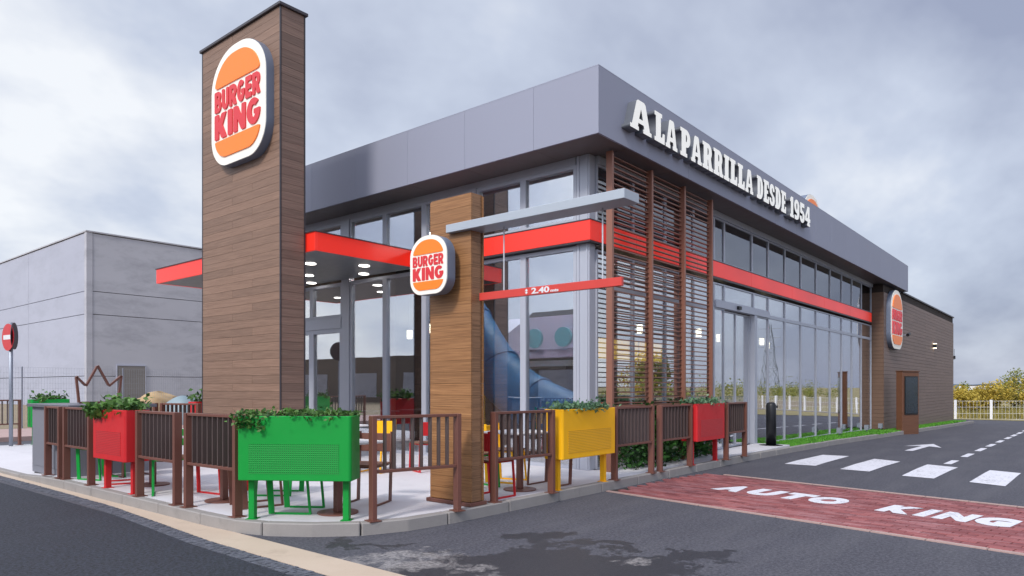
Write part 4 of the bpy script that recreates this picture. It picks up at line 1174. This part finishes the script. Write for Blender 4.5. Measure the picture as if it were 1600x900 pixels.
# wall fixtures
def fixture(name, label, cat, loc, parts, group=None):
    t = thing(name, label, cat, loc, 0, group)
    for nm, mb_, m_ in parts: part(nm, mb_, m_, t)
    return t
x = 37.3
fixture('wall_lamp', 'small lit up and down wall lamp on the brown wall', 'lamp', (x, 5.7, 3.2),
        [('body', MB().box(x - .08, x + .08, 5.56, 5.699, 3.12, 3.30), M['black']), ('diffuser', MB().box(x - .07, x + .07, 5.57, 5.69, 3.301, 3.32), M['warm_lamp']), ('diffuser', MB().box(x - .07, x + .07, 5.57, 5.69, 3.10, 3.119), M['warm_lamp'])])
x = 30.4
fixture('wall_camera', 'small dark camera on the brown wall beside the round sign', 'camera', (x, 5.7, 3.3),
        [('bracket', MB().box(x - .03, x + .03, 5.5, 5.699, 3.30, 3.34), M['galv']), ('camera_body', MB().tube([(x - .2, 5.46, 3.30), (x + .12, 5.46, 3.36)], .06, 10), M['black'])])
x = 43.5
fixture('corner_bracket', 'small antenna bracket on the far wall corner', 'bracket', (x, 5.75, 2.7),
        [('arm', MB().box(43.36, 43.9, 5.72, 5.76, 2.78, 2.82), M['galv']), ('head', MB().box(43.75, 43.95, 5.68, 5.80, 2.821, 2.98), M['black']), ('aerial', MB().box(43.90, 43.92, 5.73, 5.75, 2.98, 3.35), M['black'])])
for x, lab in ((22.0, 'nearest of three grey ground spotlights below the glass wall'), (25.2, 'middle one of three ground spotlights below the glass wall'), (27.15, 'ground spotlight at the foot of the brown wall corner')):
    z = gz(x)
    fixture('ground_spotlight', lab, 'spotlight', (x, 5.75, z), [('stem', MB().box(x - .02, x + .02, 5.73, 5.77, z, z + .08), M['galv']), ('housing', MB().box(x - .09, x + .09, 5.69, 5.81, z + .08, z + .24), M['galv'])], 'ground spotlights in the verge')

# road sign
t = thing('no_entry_sign', 'round red no entry sign on a grey pole beyond the terrace', 'road sign', (4.88, 18.55, -0.12))
mb = MB(); mb.tube([(4.88, 18.55, -.12), (4.88, 18.55, 2.75)], .04, 12); part('pole', mb, M['galv'], t, 0, True)
def disc(nm, m_, ctr, az, r, th, parent):
    nrm = Vector((math.cos(R(az)), math.sin(R(az)), 0)); c = Vector(ctr)
    return part(nm, MB().tube([c, c + nrm * th], r, 28), m_, parent)
AZ = 186
disc('sign_plate', M['red_sign'], (4.83, 18.55, 2.42), AZ, .30, .012, t)
n_ = Vector((math.cos(R(AZ)), math.sin(R(AZ)), 0)); s_ = Vector((-n_.y, n_.x, 0)); c_ = Vector((4.83, 18.55, 2.42)) + n_ * .0135
part('white_bar', MB().bar(c_ - s_ * .22, c_ + s_ * .22, .002, .10, (0, 0, 1)), M['white_paint'], t)
disc('second_plate', M['sign_back'], (4.93, 18.52, 2.45), -28, .30, .012, t)

# mesh fence to the left, heaps
fence = thing('mesh_fence', 'grey wire mesh fence in front of the concrete warehouse', 'fence', (8, 26.6, 0))
for i in range(9):
    x = 1.2 + i * 3.05
    mb = MB(); mb.tube([(x, 26.6, -.02), (x, 26.6, 1.98)], .024, 8); part('post', mb, M['galv'], fence)
mb = MB()
for i in range(300):
    x = 2.0 + i * .08; mb.box(x - .0014, x + .0014, 26.58, 26.586, 0.05, 1.95)
for k in range(12): mb.box(2, 26, 26.587, 26.593, .08 + k * .17, .083 + k * .17)
o = part('wire_mesh', mb, M['galv'], fence); o['kind'] = 'stuff'
def heap(name, label, cat, ctr, rx, ry, h, mat, rough=.12):
    mb = MB(); n, m_ = 36, 12; cx_, cy_, cz_ = ctr
    for j in range(m_ + 1):
        f = j / m_
        for i in range(n):
            a = 2 * math.pi * i / n; rr = math.cos(f * math.pi / 2) ** .8
            k = 1 + rough * math.sin(3 * a + j) + rough * .6 * math.sin(7 * a + 2 * j)
            mb.v.append((cx_ + rx * rr * k * math.cos(a), cy_ + ry * rr * k * math.sin(a), cz_ + h * math.sin(f * math.pi / 2) * (1 + rough * .5 * math.sin(2 * a))))
    for j in range(m_):
        for i in range(n):
            a = j * n + i; b = j * n + (i + 1) % n; mb.f.append((a, b, b + n, a + n))
    return solid(name, mb, mat, label, cat, smooth=True, org=(cx_, cy_, cz_))
heap('sand_heap', 'tan sand heap behind the terrace railings', 'heap', (12.0, 27.6, -.05), 1.15, 1.0, 1.15, M['sand'])
heap('covered_heap', 'heap under a grey blue cover beside the sand heap', 'heap', (11.75, 25.0, -.05), .75, .8, 1.05, M['tarp'], .04)

# ================================================================== CONCRETE WAREHOUSE
WX, WY, WH = 17.2, 49.7, 11.3
wh = thing('concrete_warehouse', 'large windowless concrete panel warehouse on the left', 'warehouse', (WX, WY, 0))
mb = MB(); mb.box(WX + .1, WX + 46, WY + .1, WY + 55, -.1, WH - .3); part('core', mb, M['joint'], wh)
zs = [-.1, 2.03, 6.02, 7.5, WH - .05]
for z0, z1 in zip(zs[:-1], zs[1:]):
    for k in range(5):
        y0 = WY + .3 + k * 11; mb = MB(); mb.box(WX - .05, WX + .09, y0, y0 + 10.97, z0 + .02, z1 - .02); part('wall_panel', mb, M['conc_white'], wh)
    if z0 < 2.0:
        for a, b in ((WX + .3, WX + 1.7), (WX + 3.58, WX + 18), (WX + 18.03, WX + 32), (WX + 32.03, WX + 46)):
            mb = MB(); mb.box(a, b, WY - .05, WY + .09, z0 + .02, z1 - .02); part('wall_panel', mb, M['conc_grey'], wh)
    else:
        for a, b in ((WX + .3, WX + 18), (WX + 18.03, WX + 32), (WX + 32.03, WX + 46)):
            mb = MB(); mb.box(a, b, WY - .05, WY + .09, z0 + .02, z1 - .02); part('wall_panel', mb, M['conc_grey'], wh)
mb = MB(); mb.box(WX - .08, WX + .28, WY - .08, WY + .28, -.1, WH - .02); part('corner_pillar', mb, M['conc_grey'], wh)
mb = MB(); mb.box(WX - .12, WX + 46, WY - .12, WY + 55, WH - .018, WH + .07); part('coping', mb, M['conc_grey'], wh)
mb = MB(); mb.box(WX + 1.76, WX + 3.52, WY - .11, WY + .095, -.05, 2.72); dr = part('door', mb, M['shutter'], wh)
mb = MB(); mb.box(WX + 1.70, WX + 1.755, WY - .13, WY + .09, -.05, 2.8); mb.box(WX + 3.525, WX + 3.58, WY - .13, WY + .09, -.05, 2.8); mb.box(WX + 1.756, WX + 3.524, WY - .13, WY + .09, 2.73, 2.8); part('door_frame', mb, M['conc_white'], wh)

# ================================================================== FAR RIGHT: fence, trees, buildings
fz = -0.74
fen = thing('white_fence', 'white post and wire panel fence across the end of lane', 'fence', (52.5, 5.5, fz))
f0 = Vector((51.64, 6.68)); f1 = Vector((53.08, 4.95)); fd = (f1 - f0)
wm = MB()
for i in range(-3, 13):
    p = f0 + fd * i * (1 if i else 1)
    mb = MB(); mb.box(p.x - .07, p.x + .07, p.y - .07, p.y + .07, fz - .3, fz + 1.26); part('post', mb, M['white_paint'], fen)
    if i < 12:
        q = p + fd; 
        for z0 in (.02, .4, .8, 1.18): wm.bar((p.x, p.y, fz + z0), (q.x, q.y, fz + z0), .012, .014)
        for k in range(1, 10):
            r_ = p.lerp(q, k / 10); wm.box(r_.x - .004, r_.x + .004, r_.y - .004, r_.y + .004, fz, fz + 1.2)
o = part('wire_panel', wm, M['white_paint'], fen); o['kind'] = 'stuff'
mb = MB()
a = f0 - fd * 3; b = f0 + fd * 12; nrm_ = Vector((-fd.y, fd.x)).normalized() * .12
mb.prism([(a - nrm_).to_tuple(), (b - nrm_).to_tuple(), (b + nrm_).to_tuple(), (a + nrm_).to_tuple()], fz - .6, fz + .02)
part('plinth', mb, M['kerb'], fen)

def tree(name, label, cat, base, h, rx, leafmat, n, size, trunk=True, group=None, low=0.15, seed=0):
    rnd = random.Random(seed)
    bx, by, bz = base
    t = thing(name, label, cat, base, 0, group)
    mb = MB()
    hubs = []
    mb.tube([(bx, by, bz - .2), (bx + .05, by, bz + h * .3), (bx + rnd.uniform(-.2, .2), by + .1, bz + h * .7)], [h * .028, h * .02, h * .008], 7)
    for i in range(9):
        a = rnd.uniform(0, 6.28); z0 = rnd.uniform(low, .6) * h; r_ = rx * rnd.uniform(.35, .85); z1 = z0 + h * rnd.uniform(.1, .35)
        e_ = (bx + r_ * math.cos(a), by + r_ * math.sin(a), bz + z1)
        mb.tube([(bx, by, bz + z0), ((bx + e_[0]) / 2, (by + e_[1]) / 2, bz + (z0 + z1) / 2 + .05 * h), e_], [h * .012, h * .008, h * .003], 5)
        hubs.append((e_, rx * rnd.uniform(.22, .45)))
    hubs.append(((bx, by, bz + h * .85), rx * .4)); hubs.append(((bx, by, bz + h * .6), rx * .6))
    part('trunk', mb, M['bark'], t)
    lm = MB(); st = random.getstate(); random.seed(seed + 5)
    pts = []
    for i in range(n):
        c, r_ = hubs[rnd.randrange(len(hubs))]
        v = Vector((rnd.gauss(0, 1), rnd.gauss(0, 1), rnd.gauss(0, 1))).normalized() * r_ * rnd.random() ** .4
        pts.append((c[0] + v.x, c[1] + v.y, max(bz + .05, c[2] + v.z * 1.1)))
    leaves(lm, pts, size); random.setstate(st)
    part('crown', lm, leafmat, t)
    return t
def far(d, px):     # a spot on the ground d metres out along a bearing
    c = (px - 800) / 1095 * d; f = (math.cos(YAW), math.sin(YAW)); r_ = (math.sin(YAW), -math.cos(YAW))
    return (f[0] * d + r_[0] * c, f[1] * d + r_[1] * c)
spec = [(50, 1500, 2.0, 1.4, 'autumn', 'low yellow bush behind the fence next to brown wall'),
        (52, 1530, 1.6, 1.5, 'autumn', 'lowest golden bush in the gap behind the fence'),
        (51, 1556, 2.4, 1.5, 'autumn', 'golden autumn bush in the middle behind white fence'),
        (54, 1584, 3.1, 1.8, 'olive', 'tallest olive green bush behind the white fence'),
        (53, 1612, 2.7, 1.7, 'autumn', 'golden bush at the right edge behind white fence'),
        (56, 1645, 3.2, 2.0, 'olive', 'olive green bush just outside right behind fence'),
        (58, 1505, 2.3, 1.3, 'olive', 'olive green bush farther back next to brown wall')]
for i, (d, px, h, rx, m_, lab) in enumerate(spec):
    x, y = far(d, px)
    tree('autumn_bush', lab, 'bush', (x, y, -0.85), h + .1, rx, M[m_], 2600, 0.15, group='autumn bushes behind the far fence', seed=i * 3 + 1)
mb = MB()
for i in range(9000):
    d = random.uniform(46, 62); px = random.uniform(1480, 1680); x, y = far(d, px)
    z = -.82; h = random.uniform(.25, .7); a = random.uniform(0, 6.28); w = .05
    i0 = len(mb.v); mb.v += [(x - w * math.cos(a), y - w * math.sin(a), z), (x + w * math.cos(a), y + w * math.sin(a), z), (x + random.uniform(-.2, .2), y + random.uniform(-.2, .2), z + h)]; mb.f.append((i0, i0 + 1, i0 + 2))
solid('dry_grass', mb, M['dry'], 'tall dry grass behind the white fence', kind='stuff')
x, y = far(330, 1523)
fb = thing('pale_far_building', 'pale distant flat roofed building between autumn bushes', 'building', (x, y, -1.4))
mb = MB(); mb.box(x - 4, x + 10, y - 7, y + 6, -1.4, 2.0); part('wall', mb, M['pale_far'], fb)
mb = MB(); mb.box(x - 4.2, x + 10.2, y - 7.2, y + 6.2, 2.002, 2.3); part('roof', mb, M['trim'], fb)

# the other side of the lanes (seen mirrored in the glass)
sf = thing('lane_fence', 'white post and wire fence along the opposite side of lane', 'fence', (20, -11.5, -.2))
wm = MB()
for i in range(24):
    x = 8 + i * 2.2; z = gz(x) - .12
    mb = MB(); mb.box(x - .04, x + .04, -11.54, -11.46, z - .2, z + 1.35); part('post', mb, M['galv'], sf)
    for z0 in (.1, .7, 1.28): wm.box(x + .062, x + 2.138, -11.52, -11.48, z + z0 - .02, z + z0 + .02)
    for k in range(1, 12): wm.box(x + k * .183 - .01, x + k * .183 + .01, -11.51, -11.49, z, z + 1.3)
o = part('wire_panel', wm, M['galv'], sf); o['kind'] = 'stuff'
for i, (x, y, h, rx, m_) in enumerate([(24, -16, 4.2, 1.8, 'autumn'), (30, -18, 5, 2.2, 'autumn'), (37, -15, 4.4, 2, 'olive'), (45, -20, 5.5, 2.4, 'autumn'), (54, -17, 5, 2.2, 'olive'), (65, -24, 6, 3, 'autumn')]):
    tree('autumn_tree', ['small golden tree opposite the entrance', 'golden tree opposite the middle of glass wall', 'olive tree opposite the far glass bays', 'large golden tree opposite the brown wall', 'olive tree far along the lane fence', 'broad golden tree at the far end of lane fence'][i], 'tree', (x, y, gz(x) - .2), h, rx, M[m_], 1300, .26, group='trees beyond the lane fence', seed=40 + i)
lb = thing('low_carport', 'long dark low shed across the side lane', 'shed', (-24, 20, -.12))
mb = MB(); mb.box(-30, -20, 2, 100, -.12, 3.9); part('wall', mb, M['int_wall'], lb)
mb = MB(); mb.prism([(-30.5, 3.9), (-19.5, 3.9), (-25, 7.2)], 1.8, 34.0)
mb.v = [(v[0], v[2], v[1]) for v in mb.v]; mb.f = [f[::-1] for f in mb.f]; part('roof', mb, M['trim'], lb)
for k in range(13):
    y = 5 + k * 7; mb = MB(); mb.box(-19.99, -19.94, y, y + 3.6, .4, 2.5); part('door', mb, M['conc_grey'], lb)

mb = MB(); st_ = random.getstate(); random.seed(77); pts = []
for k in range(70):
    cx_ = 30 + k * 2.7 + random.uniform(-1.5, 1.5); cy_ = random.uniform(-38, -22) - k * .25; hh = random.uniform(1.4, 4.6); rr = hh * random.uniform(.5, .8)
    for i in range(150):
        q = Vector((random.gauss(0, 1), random.gauss(0, 1), random.gauss(0, 1))).normalized() * random.random() ** .4
        pts.append((cx_ + q.x * rr, cy_ + q.y * rr, -1.4 + max(.05, (hh + .6) * .5 + q.z * (hh + .6) * .5)))
leaves(mb, pts, 0.3); random.setstate(st_)
solid('scrub', mb, M['olive'], 'line of autumn scrub beyond the lane fence', kind='stuff')
ep = thing('electricity_pylon', 'steel lattice power pylon far across the open ground', 'pylon', (260, -80, -1.4))
mb = MB(); H_ = 26
def lv(z): return 2.6 * (1 - z / H_) + .35
zs = [0, 5, 9.5, 13.5, 17, 20, 22.5, 24.5, 26]
for z0, z1 in zip(zs[:-1], zs[1:]):
    a, b = lv(z0), lv(z1); q0 = [(a, a), (-a, a), (-a, -a), (a, -a)]; q1 = [(b, b), (-b, b), (-b, -b), (b, -b)]
    for k in range(4):
        n_k = (k + 1) % 4; P0 = lambda q, z: (260 + q[0], -80 + q[1], z - 1.4)
        mb.bar(P0(q0[k], z0), P0(q1[k], z1), .22); mb.bar(P0(q0[k], z0), P0(q1[n_k], z1), .14); mb.bar(P0(q0[n_k], z0), P0(q1[k], z1), .14); mb.bar(P0(q1[k], z1), P0(q1[n_k], z1), .14)
part('lattice', mb, M['galv'], ep)
for z in (17.5, 21, 24.3):
    mb = MB(); mb.bar((260, -80 - 4.5, z - 1.4), (260, -80 + 4.5, z - 1.4), .3, .25); part('cross_arm', mb, M['galv'], ep)
# ================================================================== INTERIOR
t = thing('tube_slide', 'blue plastic tube slide behind the corner glass', 'slide', (10.4, 7.6, 0))
pts = [(10.45, 10.2, 3.1), (10.35, 9.8, 2.7), (10.25, 9.3, 2.1), (10.15, 8.7, 1.5), (10.1, 8.1, 1.12), (10.1, 7.4, .85), (10.1, 6.9, .7)]
sm_ = []
for i in range(len(pts) - 1):
    for k in range(5): sm_.append(tuple(Vector(pts[i]).lerp(Vector(pts[i + 1]), k / 5)))
sm_.append(pts[-1])
for _ in range(3): sm_ = [sm_[0]] + [tuple((Vector(a) + Vector(b) + Vector(c)) / 3) for a, b, c in zip(sm_, sm_[1:], sm_[2:])] + [sm_[-1]]
mb = MB(); mb.tube(sm_, .48, 24); part('tube', mb, M['slide'], t, 0, True)
for i in (6, 14, 22):
    d = (Vector(sm_[i + 1]) - Vector(sm_[i])).normalized(); c = Vector(sm_[i])
    mb = MB(); mb.tube([c - d * .03, c + d * .03], .505, 24); part('flange', mb, M['slide'], t)
mb = MB(); mb.tube([(10.3, 8.4, 0), (10.3, 8.4, 1.3)], .04, 8); part('support', mb, M['black'], t)
t = thing('play_structure', 'lavender indoor play house wall with teal windows', 'playhouse', (12.3, 9.2, 0))
mb = MB(); mb.box(12.2, 12.35, 8.15, 10.25, 1.95, 2.85); part('panel', mb, M['play_panel'], t, 0.02)
for y in (8.68, 9.45):
    mb = MB(); mb.tube([(12.13, y, 2.38), (12.199, y, 2.38)], .21, 24); part('window', mb, M['teal'], t)
mb = MB(); mb.box(11.6, 13.4, 8.1, 10.3, 1.74, 1.86); part('deck', mb, M['table_white'], t)
for x in (11.7, 13.3):
    for y in (8.2, 10.2): mb = MB(); mb.box(x - .05, x + .05, y - .05, y + .05, 0, 1.74); part('leg', mb, M['black'], t)
t = thing('booth_seat', 'mustard yellow booth seat inside behind the glass', 'booth', (10.9, 10.9, 0))
mb = MB(); mb.box(10.7, 11.3, 10.3, 11.6, .0, .45); part('seat', mb, M['booth'], t, 0.02)
mb = MB(); mb.box(11.32, 11.5, 10.3, 11.6, 0, 1.15); part('backrest', mb, M['booth'], t, 0.02)
t = thing('service_counter', 'service counter under lit yellow menu panels inside', 'counter', (18, 12, 0))
mb = MB(); mb.box(15.5, 25, 11.5, 12.2, -.2, 1.1); part('front', mb, M['int_wall'], t)
for k in range(5):
    mb = MB(); mb.box(15.6 + k * 1.9, 17.3 + k * 1.9, 13.0, 13.08, 2.3, 3.0); part('menu_panel', mb, M['menu_yellow'], t)
for i, (x, y, z) in enumerate(((11.6, 12.2, 2.6), (12.6, 14.0, 2.6), (11.0, 14.4, 2.6), (16.0, 9.0, 2.7), (18.2, 8.4, 2.7), (20.5, 8.8, 2.7), (23.0, 8.4, 2.7), (25.2, 9.0, 2.7))):
    t = thing('pendant_lamp', ['pendant lamp inside left of the yellow booth', 'pendant lamp deep inside behind the tower', 'pendant lamp inside near the side door', 'pendant lamp inside just behind the sliding doors', 'first pendant lamp right of the sliding doors', 'second pendant lamp right of the sliding doors', 'third pendant lamp right of the sliding doors', 'pendant lamp inside nearest the brown wall'][i], 'lamp', (x, y, z), 0, 'pendant lamps inside the restaurant')
    mb = MB(); mb.tube([(x, y, z), (x, y, z + .22)], .07, 14); part('shade', mb, M['warm_lamp'], t)
    mb = MB(); mb.tube([(x, y, z + .221), (x, y, 4.93)], .008, 5); part('cord', mb, M['black'], t)
for i, (x, y) in enumerate(((10.8, 13.2), (12.2, 13.2))):
    table_i = thing('dining_table', ['dark dining table inside behind the side door', 'dark dining table deeper inside behind the side door'][i], 'table', (x, y, 0), 0, 'indoor dining tables')
    mb = MB(); mb.box(x - .4, x + .4, y - .4, y + .4, .72, .75); part('tabletop', mb, M['dark_top'], table_i)
    mb = MB(); mb.box(x - .04, x + .04, y - .04, y + .04, 0.02, .719); part('pole', mb, M['black'], table_i)
    mb = MB(); mb.box(x - .22, x + .22, y - .22, y + .22, 0, .019); part('base', mb, M['black'], table_i)

for i, (x, y) in enumerate(((11.2, 7.2), (11.6, 9.2), (11.4, 11.6))):  # panels added to brighten the slide and the room behind the glass
    t = thing('fill_light_panel', ['added light panel brightening the blue slide', 'added light panel brightening the play house', 'added light panel brightening the mustard booth', 'added light panel inside the sliding doors', 'added light panel above the middle of the glass wall', 'added light panel near the brown wall end'][i], 'ceiling light', (x, y, 4.9), 0, 'light panels added inside the restaurant')
    mb = MB(); mb.box(x - .22, x + .22, y - .22, y + .22, 4.86, 4.925); part('frame', mb, M['frame'], t)
    mb = MB(); mb.box(x - .19, x + .19, y - .19, y + .19, 4.845, 4.859); part('diffuser', mb, M['fill_lamp'], t)
